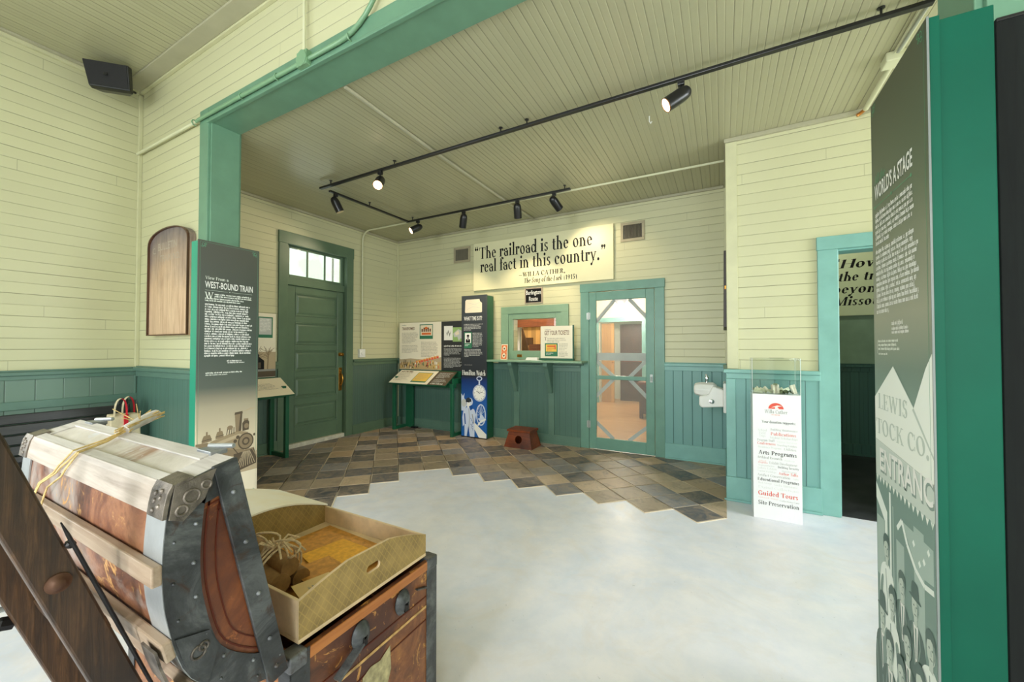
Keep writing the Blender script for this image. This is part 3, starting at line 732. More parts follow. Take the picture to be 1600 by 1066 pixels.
b.box((XT - .03, 3.145, 2.30), (XT, 3.205, 2.74), M_door); b.box((XT - .03, 4.015, 2.30), (XT, 4.055, 2.74), M_door)
b.box((XT - .03, 3.205, 2.30), (XT, 4.015, 2.345), M_door); b.box((XT - .03, 3.205, 2.705), (XT, 4.015, 2.74), M_door)
b.build('window_frame', w1, bevel=.005)
for y in (3.468, 3.742):
    b = MB(); b.box((XT - .026, y - .010, 2.345), (XT - .004, y + .010, 2.705), M_door); b.build('muntin', w1, bevel=.003)
b = MB(); b.box((XT - .017, 3.205, 2.345), (XT - .013, 4.015, 2.705), M_glass); b.build('pane', w1)
b = MB(); b.box((XT - .11, 3.93, 2.32), (XT - .10, 3.96, 2.72), M_white); b.build('storm_sash', w1)
run('trim_30', M_door, ((XL - .12, DY0, 0), (XL + .002, DY0 + .008, DZ)), ((XL - .12, DY1 - .008, 0), (XL + .002, DY1, DZ)), ((XL - .12, DY0, DZ - .006), (XL + .002, DY1, DZ)))
run('trim_31', M_door, ((XL, 3.018, 0), (XL + .026, 3.14, 2.77)), ((XL, 4.06, 0), (XL + .026, 4.182, 2.77)), ((XL, 3.012, 2.735), (XL + .03, 4.188, 2.893)))
M_stone = plain('worn_threshold', S(206, 202, 184), 0.6, var=0.12, scale=16)
run('trim_32', M_stone, ((XL - .12, DY0 + .008, 0), (XL - .002, DY1 - .008, .055)))

# ------------------------------------------------------------------ screen door in the back wall
d2 = top_struct('door_2', (-1.16, YB, 0))
YS = YB - .012
b = MB()
for p, q in (((-1.583, .012), (-1.487, 2.098)), ((-.85, .012), (-.748, 2.098)), ((-1.487, 1.985), (-.85, 2.098)), ((-1.487, .012), (-.85, .16)), ((-1.487, .935), (-.85, .985))):
    b.box((p[0], YS - .012, p[1]), (q[0], YS + .02, q[1]), M_sdoor)
b.build('door_frame', d2, bevel=.004)
M_brace = plain('weathered_brace', S(206, 212, 206), 0.6, var=0.08)
def brace(a, c, wdt=.045):
    b = MB(); b.bar((a[0], YS + .03, a[1]), (c[0], YS + .03, c[1]), .012, wdt, M_brace, (c[1] - a[1], 0, a[0] - c[0])); b.build('brace', d2)
brace((-1.50, 1.70), (-1.25, 1.985)); brace((-.84, 1.735), (-1.06, 1.985)); brace((-1.50, 1.185), (-1.26, .97)); brace((-.84, 1.20), (-1.06, .97))
brace((-1.50, .70), (-1.26, .945)); brace((-.84, .72), (-1.06, .945)); brace((-1.50, .36), (-1.27, .155)); brace((-.84, .35), (-1.07, .155))
b = MB(); b.box((-1.49, YS + .025, 1.185), (-.845, YS + .038, 1.285), M_brace); b.build('push_rail', d2)
k = Mat('wire_screen'); nt_ = k.nt
tr = k.n('ShaderNodeBsdfTransparent'); df = k.n('ShaderNodeBsdfDiffuse'); df.inputs[0].default_value = S(178, 184, 180); mx = k.n('ShaderNodeMixShader'); mx.inputs[0].default_value = 0.2
k.l(tr.outputs[0], mx.inputs[1]); k.l(df.outputs[0], mx.inputs[2]); k.l(mx.outputs[0], nt_.nodes['Material Output'].inputs['Surface'])
M_screen = k.m
b = MB(); b.box((-1.487, YS + .006, .16), (-.85, YS + .008, 1.985), M_screen); b.build('wire_screen', d2)
for z in (1.78, .33):
    b = MB(); b.box((-1.615, YS - .018, z - .045), (-1.565, YS - .012, z + .045), M_steel); b.tube([(-1.587, YS - .02, z - .05), (-1.587, YS - .02, z + .05)], .009, M_steel, 8); b.build('spring_hinge', d2)
b = MB(); b.box((-.80, YS - .017, .92), (-.77, YS - .012, 1.02), M_steel); b.tube([(-.785, YS - .014, .99), (-.785, YS - .05, .985), (-.785, YS - .05, .95), (-.785, YS - .014, .945)], .006, M_steel, 8); b.build('door_handle', d2)
run('trim_33', M_sdoor, ((-1.703, YB - .024, 0), (-1.587, YB, 2.105)), ((-.744, YB - .024, 0), (-.628, YB, 2.105)), ((-1.71, YB - .028, 2.105), (-.622, YB, 2.218)))

# ------------------------------------------------------------------ ticket window, counter
w2 = top_struct('window_2', (-2.41, YB, 1.2))
M_sash = plain('pale_green_sash_paint', S(134, 166, 138), 0.4, var=0.05)
b = MB()
for p, q in (((-2.95, 1.182), (-2.83, 1.858)), ((-1.985, 1.182), (-1.875, 1.858)), ((-2.95, 1.858), (-1.875, 1.965))): b.box((p[0], YB - .026, p[1]), (q[0], YB, q[1]), M_sash)
b.build('window_casing', w2, bevel=.004)
b = MB()
for p, q in (((-2.828, 1.182), (-2.757, 1.856)), ((-2.07, 1.182), (-1.987, 1.856)), ((-2.757, 1.778), (-2.07, 1.856)), ((-2.757, 1.182), (-2.07, 1.31))): b.box((p[0], YB - .012, p[1]), (q[0], YB + .03, q[1]), M_sash)
b.build('window_sash', w2, bevel=.004)
b = MB(); b.box((-2.68, YB - .02, 1.215), (-2.60, YB - .012, 1.255), M_brass); b.build('name_plate', w2, bevel=.002)
b = MB(); b.box((-2.757, YB + .01, 1.31), (-2.07, YB + .013, 1.778), M_glass); b.build('pane', w2)

t = thing('ticket_counter', 'pale green narrow shelf on two wooden brackets below the ticket window', 'shelf', (-2.3, YB, 1.15))
b = MB(); b.box((-3.045, 4.862, 1.148), (-1.60, YB - .03, 1.178), M_sash); b.box((-2.99, YB - .04, 1.112), (-1.66, YB - .019, 1.148), M_wain_trim); b.build('shelf_board', t, bevel=.006)
for x in (-2.68, -2.13):
    b = MB(); prof = [(YB - .038, 1.147), (YB - .038, .72), (YB - .075, .72), (YB - .24, 1.08), (YB - .26, 1.147)]
    b.prism(prof[:2] + [(YB - .075, .72), (YB - .105, .80), (YB - .165, .93), (YB - .225, 1.06), (YB - .262, 1.10), (YB - .262, 1.147)], lambda u, v, tt: (tt, u, v), x - .03, x + .03, M_wain_trim)
    b.build('bracket', t, bevel=.005)

# ticket office things seen through the openings
M_boards = board('orange_pine_boards', S(206, 156, 92), 'xy', 0.085, gap=0.06, dark=0.3, rough=0.45, broken=0.3, tint=0.18)
k = Mat('striped_cloth', 0.8); xs = k.sep(); fr = k.math('FRACT', k.math('DIVIDE', k.math('ADD', xs[0], 20), .075))
k.color(k.ramp(fr, [(0.0, S(236, 238, 240)), (0.55, S(236, 238, 240)), (0.6, S(120, 140, 160)), (0.78, S(160, 176, 190))], 'CONSTANT')); M_stripe = k.m
M_walnut = wood('red_brown_wood', S(96, 48, 28), S(150, 84, 52), 'x', 1.0, 0.4)
M_dkwood = wood('dark_brown_wood', S(60, 38, 26), S(104, 68, 44), 'z', 1.0, 0.45)
t = thing('ticket_case', 'tall pine board case with a dark top rail seen through the ticket window', 'cabinet', (-3.35, 6.9, .012))
b = MB(); b.box((-3.50, 6.9, .012), (-3.10, 7.1, 1.98), M_boards); b.build('case_body', t)
b = MB(); b.box((-4.1, 6.86, 1.76), (-2.5, 6.9, 1.98), M_walnut); b.build('top_rail', t)
b = MB(); b.box((-3.42, 6.85, 1.40), (-3.25, 6.9, 1.55), M_dkwood); b.build('small_drawer', t)
for x0, x1, lab in ((-4.2, -3.52, 'white blue-striped curtain on the left of the pine case'), (-3.08, -2.3, 'white blue-striped curtain on the right of the pine case')):
    b = MB(); n = 22
    ps = [(x0 + (x1 - x0) * i / n, 7.02 + .02 * math.sin(i * 2.1)) for i in range(n + 1)]
    b.prism(ps + [(x, y + .01) for x, y in reversed(ps)], lambda u, v, tt: (u, v, tt), .3, 1.9, M_stripe)
    tag(b.build('striped_curtain'), lab, 'curtain', 'striped curtains in the ticket office')
t = thing('telegraph_desk', 'red-brown slatted desk rack just behind the ticket window', 'desk', (-2.45, 5.62, .012))
b = MB(); b.box((-2.9, 5.45, 1.08), (-2.0, 5.95, 1.115), M_walnut); b.build('desk_top', t)
b = MB(); b.box((-2.72, 5.62, 1.30), (-2.2, 5.66, 1.41), M_walnut); b.build('rack_rail', t)
for x in (-2.68, -2.45, -2.24):
    b = MB(); b.box((x - .02, 5.62, 1.115), (x + .02, 5.66, 1.30), M_walnut); b.build('rack_post', t)
for x in (-2.86, -2.04):
    b = MB(); b.box((x - .03, 5.5, .012), (x + .03, 5.9, 1.08), M_walnut); b.build('side_panel', t)
b = MB(); b.prism([(-3.05, 1.1), (-2.86, 1.1), (-3.05, 1.72)], lambda u, v, tt: (u, tt, v), 6.02, 6.05, M_dkwood); 
b.box((-3.05, 6.02, .012), (-2.99, 6.05, 1.1), M_dkwood)
tag(b.build('chair_back'), 'dark slanted wooden panel at the left inside the ticket window', 'panel')
t = thing('globe_lamp', 'white round globe lamp hanging in the ticket office beyond the screen door', 'lamp', (-1.95, 8.6, 3.2))
b = MB(); b.tube([(-1.95, 8.6, 3.2), (-1.95, 8.6, 2.62)], .012, M_brass, 8); b.build('lamp_rod', t)
b = MB(); b.lathe((-1.95, 8.6, 2.62), (0, 0, -1), [(0, .03), (.04, .1), (.12, .155), (.2, .15), (.28, .1), (.32, .02)], emit('globe_glow', (1, .93, .82, 1), 1.0), 20); b.build('lamp_shade', t, smooth=True)
def point(name, loc, power, col, parent=None, r=.12):
    d = bpy.data.lights.new(name, 'POINT'); d.energy = power; d.color = col; d.shadow_soft_size = r
    o = bpy.data.objects.new(name, d); C.objects.link(o); o.location = loc
    if parent: o.parent = parent; o.location = Vector(loc) - parent_loc(parent)
    return o
point('lamp_light', (-1.95, 8.6, 2.1), 90, (1, .9, .76), t)
point('office_fill_light', (-3.0, 6.3, 2.75), 85, (1, .93, .82))  # added fill with no lamp of its own, brightens the striped curtains
t = thing('office_desk', 'dark brown desk at the right edge of the screen door view', 'desk', (-1.05, 8.0, .012))
b = MB(); b.box((-1.40, 7.7, .1), (-.5, 8.5, .66), M_dkwood); b.build('desk_body', t); b = MB(); b.box((-1.43, 7.67, .66), (-.47, 8.53, .70), M_walnut); b.build('desk_top', t)
for fx, fy in ((-1.4, 7.7), (-.56, 7.7), (-1.4, 8.44), (-.56, 8.44)):
    b = MB(); b.box((fx, fy, .012), (fx + .06, fy + .06, .1), M_dkwood); b.build('foot', t)
t = thing('bookcase', 'dark brown cabinet in the farthest doorway behind the screen door', 'cabinet', (-1.95, 10.2, .012))
b = MB(); b.box((-2.3, 10.1, .012), (-1.5, 10.38, 1.95), M_dkwood); b.build('cabinet_body', t)
for z in (1.0, .55):
    b = MB(); b.box((-2.25, 10.08, z), (-1.55, 10.1, z + .05), M_walnut); b.build('shelf_edge', t)
t = thing('plank_door', 'tan board door standing open at the left of the far doorway', 'door', (-2.6, 9.85, .012))
b = MB(); b.box((-2.66, 9.66, .012), (-2.35, 9.70, 1.96), M_boards); b.build('door_leaf', t); b = MB(); b.lathe((-2.39, 9.66, 1.0), (0, -1, 0), [(0, .02), (.04, .02), (.05, 0)], M_brass, 10); b.build('knob', t)
run('trim_34', M_teal, ((-2.79, 9.47, 0), (-2.68, 9.5, 2.08)), ((-1.66, 9.47, 0), (-1.55, 9.5, 2.08)), ((-2.79, 9.465, 1.98), (-1.55, 9.5, 2.09)))

# doorway of the projecting room
run('trim_35', M_teal, ((.69, YJ - .026, 0), (.822, YJ, 2.15)), ((.685, YJ - .03, 2.15), (1.88, YJ, 2.258)), ((1.742, YJ - .026, 0), (1.87, YJ, 2.15)))
run('trim_36', M_teal, ((.815, YJ - .004, .007), (.83, YJ + .155, 2.15)), ((1.73, YJ - .004, .007), (1.745, YJ + .155, 2.15)), ((.815, YJ - .004, 2.135), (1.745, YJ + .155, 2.152)))
t = thing('quotation_sign', 'pale green sign of large italic words in the dim room behind the right doorway', 'sign', (1.9, 6.37, 2.2))
b = MB(); b.box((1.06, 6.36, 1.76), (2.9, 6.395, 2.62), plain('pale_green_sign', S(206, 216, 178), 0.6, var=.02)); b.build('sign_board', t, bevel=.003)
sh = Sheet((0, 6.36, 0), (1, 0, 0), (0, 0, 1))
for tx, x, z, wd_ in (('\u201cHow far', 1.225, 2.365, .78), ('the train', 1.30, 2.20, .56), ('beyond the', 1.24, 2.045, .80), ('Missouri', 1.255, 1.89, .56)):
    sh = Sheet((0, 6.36, 0), (1, 0, 0), (0, 0, 1)); sh.serif(tx, x, z, .165, K_black, weight=1.75, slant=.24, width=wd_); sh.build('text_line', t)
point('parcel_room_light', (1.25, 5.5, 2.9), 16, (1, .95, .80))  # added light without a fixture, brightens the quotation sign

# ------------------------------------------------------------------ wall signs and vents
t = thing('quote_sign', 'long cream sign with a large railroad quotation high on the back wall', 'sign', (-2.35, YB, 2.6))
b = MB(); b.hexa([(-3.44, YB - .042, 2.245), (-1.247, YB - .042, 2.253), (-1.247, YB - .004, 2.253), (-3.44, YB - .004, 2.245), (-3.44, YB - .042, 2.985), (-1.247, YB - .042, 2.985), (-1.247, YB - .004, 2.985), (-3.44, YB - .004, 2.985)], plain('cream_sign', S(226, 222, 182), 0.38, var=.015, bump=0))
b.build('sign_board', t, bevel=.003)
sh = Sheet((0, YB - .042, 0), (1, 0, 0), (0, 0, 1))
sb = C.objects[-1]
for tx, x, z, sz, mt, wg, sl, wd_ in (('\u201cThe railroad is the one', -3.42, 2.735, .268, K_black, 1.5, 0, 1.90), ('real fact in this country.\u201d', -3.315, 2.525, .268, K_black, 1.5, 0, 1.98),
    ('\u2014WILLA CATHER,', -2.64, 2.395, .098, K_black, 1.8, 0, .73), ('The Song of the Lark', -2.56, 2.30, 0.105, K_black, 1.7, .2, .60), ('(1915)', -1.94, 2.30, .105, K_black, 1.7, 0, .20)):
    sh = Sheet((0, YB - .042, 0), (1, 0, 0), (0, 0, 1)); sh.serif(tx, x, z, sz, mt, weight=wg, slant=sl, width=wd_); sh.build('text_line', sb)
t = thing('route_sign', 'small black enamel railway sign above the ticket window', 'sign', (-2.41, YB, 2.1))
b = MB(); b.box((-2.555, YB - .018, 1.997), (-2.268, YB - .002, 2.228), plain('sign_rim', S(176, 160, 138), .4)); b.build('sign_rim', t, bevel=.004)
b = MB(); b.box((-2.535, YB - .022, 2.014), (-2.288, YB - .018, 2.211), K_black); b.build('sign_face', t)
sh = Sheet((-2.411, YB - .022, 0), (1, 0, 0), (0, 0, 1))
sh.sans('Burlington', 0, 2.128, .088, K_white, align='c', width=.235, bold=.012); sh.sans('Route', 0, 2.036, .088, K_white, align='c', width=.14, bold=.012)
sh.build('lettering', t)
M_vent = plain('vent_frame', S(170, 160, 132), .45); M_vdark = plain('vent_dark', S(40, 38, 34), .6); M_slat = plain('vent_louvre', S(112, 106, 90), .45)
def vent(x0, x1, lab):
    t = thing('wall_vent', lab, 'vent', ((x0 + x1) / 2, YB, 2.85), 'vents high on the back wall')
    z0, z1 = 2.728, 2.975
    b = MB()
    for p, q in (((x0, z0), (x1, z0 + .035)), ((x0, z1 - .035), (x1, z1)), ((x0, z0 + .035), (x0 + .035, z1 - .035)), ((x1 - .035, z0 + .035), (x1, z1 - .035))): b.box((p[0], YB - .022, p[1]), (q[0], YB - .001, q[1]), M_vent)
    b.build('frame', t, bevel=.004)
    b = MB(); b.box((x0 + .035, YB - .006, z0 + .035), (x1 - .035, YB - .002, z1 - .035), M_vdark); b.build('backing', t)
    n = 12
    b = MB()
    for i in range(n):
        x = x0 + .045 + (x1 - x0 - .09) * (i + .5) / n
        b.hexa([(x - .005, YB - .019, z0 + .035), (x - .001, YB - .020, z0 + .035), (x + .007, YB - .007, z0 + .035), (x + .003, YB - .006, z0 + .035),
                (x - .005, YB - .019, z1 - .035), (x - .001, YB - .020, z1 - .035), (x + .007, YB - .007, z1 - .035), (x + .003, YB - .006, z1 - .035)], M_slat)
    b.build('louvres', t)
vent(-3.845, -3.527, 'square louvred wall vent left of the quotation sign')
vent(-1.158, -.858, 'square louvred wall vent above the screen door')

# ------------------------------------------------------------------ green-legged reading stands
def stand(t, fn, a0, a1, am, brd, tab):
    """fn(a, d, z): a along the wall, d out from the wall"""
    def bx(b, p, q, mat):
        b.hexa([fn(p[0], p[1], p[2]), fn(q[0], p[1], p[2]), fn(q[0], q[1], p[2]), fn(p[0], q[1], p[2]), fn(p[0], p[1], q[2]), fn(q[0], p[1], q[2]), fn(q[0], q[1], q[2]), fn(p[0], q[1], q[2])], mat)
    b = MB(); bx(b, (a0 + .05, .052, .0), (a0 + .20, .10, .96), M_dkgreen); bx(b, (a1 - .09, .052, .0), (a1 - .04, .10, .96), M_dkgreen); bx(b, (a0 + .05, .052, .88), (a1 - .04, .10, .98), M_dkgreen); b.build('back_frame', t, bevel=.004)
    for a in (a0 + .03, a1 - .075):
        b = MB(); bx(b, (a, .345, 0), (a + .045, .392, .80), M_dkgreen); b.build('leg', t, bevel=.004)
        b = MB(); bx(b, (a + .004, .10, .0), (a + .04, .345, .055), M_dkgreen); b.build('foot_rail', t, bevel=.003)
    b = MB()   # sloping desk
    for x0, x1, mt in tab:
        v = [fn(x0, .145, .955), fn(x1, .145, .955), fn(x1, .445, .765), fn(x0, .445, .765), fn(x0, .15, .972), fn(x1, .15, .972), fn(x1, .45, .782), fn(x0, .45, .782)]
        b.hexa(v, M_dkgreen)
        w_ = [fn(x0, .15, .9725), fn(x1, .15, .9725), fn(x1, .45, .7825), fn(x0, .45, .7825)]
        b.poly(w_, mt)
    b.build('sloping_desk', t)
    b = MB(); bx(b, (a0 + .03, .30, .74), (a1 - .03, .34, .80), M_dkgreen); bx(b, (a0 + .04, .10, .88), (a0 + .08, .34, .94 - .14), M_dkgreen); bx(b, (a1 - .08, .10, .88), (a1 - .04, .34, .80), M_dkgreen); b.build('apron', t)
    for x0, x1, mt in brd:
        b = MB(); bx(b, (x0, .052, .985), (x1, .085, 1.78), mt); b.build('upright_board', t, bevel=.002)

K_paper = pm('sheet_cream_white', 240, 232, 210)
t = thing('reading_stand', 'green-legged reading stand with white and black boards in the far left corner', 'display stand', (-4.3, YB, 0), 'reading stands with sloping tops')
fnB = lambda a, d, z: (a, YB - d, z)
stand(t, fnB, -4.84, -3.55, -4.03, [(-4.955, -4.04, K_paper), (-4.04, -3.55, K_char)], [(-4.84, -4.03, K_paper), (-4.03, -3.67, K_sepia1)])
sh = Sheet((0, YB - .085, 0), (1, 0, 0), (0, 0, 1))
sh.sans('TRANSFORMED', -4.90, 1.655, .075, K_brown, width=.29, bold=.01); sh.greek(-4.90, 1.735, .10, 1, .02, .010, K_grey, 91, last=1)
sh.frame(-4.50, 1.50, -4.215, 1.745, .014, K_green, 2); sh.rect(-4.49, 1.51, -4.225, 1.735, K_cream, 1); sh.rect(-4.49, 1.51, -4.225, 1.555, K_green, 2)
for i in range(5): sh.rect(-4.46 + i * .043, 1.62, -4.43 + i * .043, 1.67 + .02 * (i % 2), K_brown, 3)
sh.rect(-4.455, 1.57, -4.255, 1.605, K_orange, 3); sh.ell(-4.36, 1.68, .03, .025, K_orange, 3)
sh.greek(-4.90, 1.60, .37, 8, .024, .010, K_ltext, 3); sh.greek(-4.90, 1.385, .37, 6, .024, .010, K_ltext, 4)
sh.greek(-4.47, 1.44, .37, 11, .024, .010, K_ltext, 5)
R = random.Random(7)   # crowded picnic scene with a train along the foot of the sheet
sh.poly([(-4.955, .99), (-4.04, .99), (-4.04, 1.17), (-4.3, 1.12), (-4.6, 1.15), (-4.8, 1.13), (-4.955, 1.16)], K_tan, 1)
sh.poly([(-4.955, 1.10), (-4.04, 1.12), (-4.04, 1.20), (-4.35, 1.15), (-4.7, 1.17), (-4.955, 1.15)], K_sepia3, 2)
for i in range(9):
    a = -4.58 + i * .055; z = 1.09 + i * .011
    sh.rect(a, z, a + .048, z + .045, (K_red, K_orange)[i % 2], 3); sh.rect(a + .004, z + .03, a + .044, z + .04, K_yellow, 4)
for i in range(70):
    x, z = R.uniform(-4.95, -4.06), R.uniform(.995, 1.10)
    sh.rect(x, z, x + R.uniform(.008, .02), z + R.uniform(.02, .06), R.choice([K_brown, K_black, K_white, K_red, K_green, K_sepia1, K_yellow, K_brown]), 4)
# black board
sh.rect(-3.985, 1.475, -3.81, 1.705, K_white, 1); sh.poly([(-3.95, 1.62), (-3.92, 1.54), (-3.90, 1.6), (-3.87, 1.53), (-3.84, 1.63), (-3.87, 1.58), (-3.90, 1.64), (-3.925, 1.58)], K_grey, 2)
sh.rect(-3.81, 1.45, -3.585, 1.68, K_leaf, 1); sh.poly([(-3.80, 1.58), (-3.70, 1.65), (-3.63, 1.62), (-3.60, 1.5), (-3.66, 1.5), (-3.69, 1.46), (-3.72, 1.53), (-3.78, 1.52)], K_lgrey, 2); sh.poly([(-3.77, 1.59), (-3.70, 1.63), (-3.68, 1.57), (-3.75, 1.55)], K_cream, 3)
sh.greek(-3.985, 1.372, .36, 1, .02, .016, K_white, 92, last=1)
sh.greek(-3.985, 1.335, .37, 6, .021, .010, K_lgrey, 8, last=.3); sh.greek(-3.985, 1.18, .37, 8, .021, .010, K_lgrey, 9, last=.5)
sh.build('printed_boards', t)
# on the sloping desk
L = math.hypot(.3, .19)
sh = Sheet((0, YB - .45, .783), (1, 0, 0), (0, .3 / L, .19 / L))
sh.greek(-4.80, .30, .27, 1, .02, .024, K_brown, 93, last=1); sh.greek(-4.80, .265, .30, 9, .024, .010, K_ltext, 11)
sh.rect(-4.41, .045, -4.10, .30, K_green, 1); sh.rect(-4.40, .075, -4.11, .29, K_yellow, 2); sh.greek(-4.38, .26, .25, 7, .025, .012, K_tan, 13, lv=3)
sh.greek(-3.98, .30, .28, 6, .024, .011, K_lgrey, 14); sh.greek(-3.98, .13, .28, 4, .024, .011, K_lgrey, 15); sh.greek(-3.98, .02, .24, 1, .02, .018, K_white, 94, last=1)
sh.build('printed_desk', t)

t = thing('reading_stand', 'green-legged reading stand with a house photograph beside the panelled door', 'display stand', (XL, 2.5, 0), 'reading stands with sloping tops')
fnL = lambda a, d, z: (XL + d, a, z)
stand(t, fnL, 1.97, 2.975, 2.3, [(1.95, 2.95, K_paper)], [(1.97, 2.975, K_cream)])
sh = Sheet((XL + .085, 1.95, 0), (0, 1, 0), (0, 0, 1))
sh.rect(0, .99, 1.0, 1.30, K_sepia3, 1); sh.rect(0, .99, 1.0, 1.06, K_sepia1, 2); sh.rect(0, 1.06, 1.0, 1.085, K_grey, 3)
sh.poly([(.62, 1.085), (.86, 1.085), (.86, 1.19), (.80, 1.24), (.66, 1.24), (.60, 1.18)], K_black, 3); sh.rect(.77, 1.235, .80, 1.27, K_black, 3); sh.rect(.79, 1.10, .82, 1.17, K_sepia1, 4)
R = random.Random(2)
for tx in (.15, .35, .50, .66, .76, .90):
    sh.line([(tx, 1.085), (tx + .01, 1.28)], .014, K_sepia2, 2)
    for q in range(16):
        a = R.uniform(20, 160); l_ = R.uniform(.05, .13); z = R.uniform(1.2, 1.3)
        sh.line([(tx + .008, z), (tx + .008 + l_ * math.cos(math.radians(a)), z + l_ * math.sin(math.radians(a)))], .005, K_sepia2, 2)
sh.frame(.78, 1.475, .96, 1.735, .014, K_green, 2); sh.rect(.79, 1.49, .95, 1.725, K_lgrey, 1); sh.rect(.78, 1.475, .96, 1.515, K_green, 2); sh.greek(.805, 1.70, .13, 9, .018, .010, K_white, 21, ragged=.1)
sh.frame(.25, 1.42, .62, 1.70, .014, K_green, 2); sh.rect(.26, 1.43, .61, 1.69, K_lgrey, 1)
sh.build('printed_boards', t)
sh = Sheet((XL + .45, 1.97, .783), (0, 1, 0), (-.3 / L, 0, .19 / L)); sh.greek(.1, .24, .8, 7, .022, .009, K_ltext, 22, ragged=.1); sh.build('printed_desk', t)
b = MB(); b.box((-4.63, 5.0, 0), (-4.52, 5.06, .028), M_black); b.tube([(-4.52, 5.03, .012), (-4.47, 5.02, .012), (-4.44, 5.05, .012)], .006, M_black, 6)
tag(b.build('power_adapter', bevel=.004), 'small black power adapter on the tiles under the corner reading stand', 'adapter')

# ------------------------------------------------------------------ tall time panel
t = thing('display_column', 'tall dark display column with a blue pocket watch picture left of the ticket window', 'display panel', (-3.28, 5.0, 0))
b = MB(); b.box((-3.49, 4.905, .0), (-3.065, YB - .055, 2.135), M_dkgreen); b.build('column_body', t, bevel=.004)
k = Mat('watch_poster', 0.4); xs = k.sep()
f_ = k.math('DIVIDE', xs[2], 2.135)
k.color(k.ramp(f_, [(0.0, S(24, 96, 172)), (0.25, S(36, 92, 168)), (0.40, S(24, 52, 112)), (0.435, S(36, 40, 46)), (0.44, S(44, 48, 54)), (0.8, S(56, 62, 68)), (1.0, S(66, 72, 76))]))
b = MB(); b.box((-3.505, 4.88, .022), (-3.055, 4.905, 2.14), k.m); b.build('face_board', t, bevel=.002)
b = MB(); b.box((-3.505, 4.878, .0), (-3.055, 4.904, .022), M_black); b.build('plinth', t)
sh = Sheet((-3.505, 4.88, 0), (1, 0, 0), (0, 0, 1))
sh.poly([(.075, 1.88), (.36, 1.88), (.37, 1.89), (.37, 2.02), (.335, 2.045), (.325, 2.08), (.09, 2.08), (.07, 2.06), (.065, 1.89)], K_cream, 1); sh.line([(.1, 1.93), (.2, 1.97), (.33, 1.95)], .004, K_lgrey, 2); sh.line([(.12, 2.03), (.24, 2.0), (.33, 2.03)], .004, K_lgrey, 2)
sh.sans('WHAT TIME IS IT?', .045, 1.765, .085, K_white, width=.325, bold=.015)
sh.greek(.045, 1.70, .34, 5, .021, .010, K_lgrey, 31, last=.4)
sh.rect(.05, 1.345, .19, 1.59, K_green, 1); sh.rect(.065, 1.425, .175, 1.575, K_white, 2)
sh.ell(.12, 1.515, .022, .03, K_grey, 3); sh.ell(.12, 1.535, .024, .016, K_black, 4); sh.poly([(.08, 1.43), (.16, 1.43), (.158, 1.475), (.132, 1.49), (.108, 1.49), (.082, 1.475)], K_black, 3); sh.poly([(.11, 1.488), (.13, 1.488), (.12, 1.45)], K_white, 4); sh.greek(.065, 1.40, .1, 2, .018, .007, K_white, 33)
sh.greek(.205, 1.565, .18, 10, .022, .010, K_lgrey, 34, ragged=.1); sh.greek(.05, 1.32, .335, 6, .021, .010, K_lgrey, 35, last=.25); sh.greek(.05, 1.09, .15, 1, .02, .008, K_grey, 36, last=1)
sh.serif('Hamilton Watch', .012, .935, .115, K_black, weight=2.2, width=.43, lv=2); sh.serif('Hamilton Watch', .015, .94, .11, K_white, weight=1.7, width=.42, lv=3)
# smoke, pocket watch, trainman, engine wheel
sh.poly([(0, .40), (.06, .40), (.10, .48), (.07, .56), (.05, .60), (.06, .67), (.03, .62), (0, .66)], K_sky, 1); sh.ell(.05, .52, .045, .06, K_lgrey, 2); sh.ell(.16, .54, .05, .06, K_sky, 1)
sh.ring(.325, .895, .05, .035, .014, K_sky, 3); sh.rect(.312, .80, .338, .87, K_sky, 3)
sh.ell(.325, .68, .115, .125, K_sky, 3, 40); sh.ring(.325, .68, .108, .118, .006, K_grey, 4, 40); sh.ell(.325, .68, .094, .104, K_white, 5, 40)
for i in range(12):
    a = math.radians(90 - i * 30); x, z = .325 + .078 * math.cos(a), .68 + .086 * math.sin(a)
    sh.line([(x, z), (x + .012 * math.cos(a), z + .013 * math.sin(a))], .007, K_slate, 6)
sh.ring(.325, .73, .03, .032, .003, K_grey, 6); sh.line([(.325, .68), (.275, .71)], .008, K_slate, 7); sh.line([(.325, .68), (.39, .70)], .006, K_slate, 7); sh.ell(.325, .68, .007, .008, K_slate, 8)
sh.ring(.355, .36, .085, .16, .018, K_sky, 2)
for i in range(7): sh.line([(.355, .36), (.355 + .08 * math.cos(.5 + i * .45), .36 + .15 * math.sin(.5 + i * .45))], .006, K_sky, 2)
sh.poly([(.05, .02), (.24, .02), (.245, .22), (.27, .36), (.235, .43), (.18, .455), (.165, .48), (.10, .455), (.04, .40), (.02, .30), (.03, .16), (.06, .2), (.06, .02)], K_sky, 3)
sh.ell(.135, .50, .036, .05, K_white, 4); sh.poly([(.085, .545), (.185, .54), (.18, .585), (.13, .605), (.09, .585)], K_slate, 5); sh.poly([(.08, .54), (.15, .528), (.155, .545), (.085, .553)], K_black, 6); sh.poly([(.14, .47), (.2, .50), (.21, .44), (.17, .41)], K_blue, 4)
sh.line([(.14, .44), (.15, .3), (.14, .1)], .008, K_grey, 4); sh.line([(.06, .36), (.075, .2)], .02, K_blue, 4); sh.line([(.20, .36), (.23, .22)], .014, K_grey, 4); sh.poly([(.10, .02), (.13, .18), (.16, .02)], K_blue, 4)
for i in range(6): sh.line([(.17 + .02 * (i % 3), .3 - i * .03), (.20 + .015 * (i % 2), .26 - i * .03)], .006, K_blue, 5)
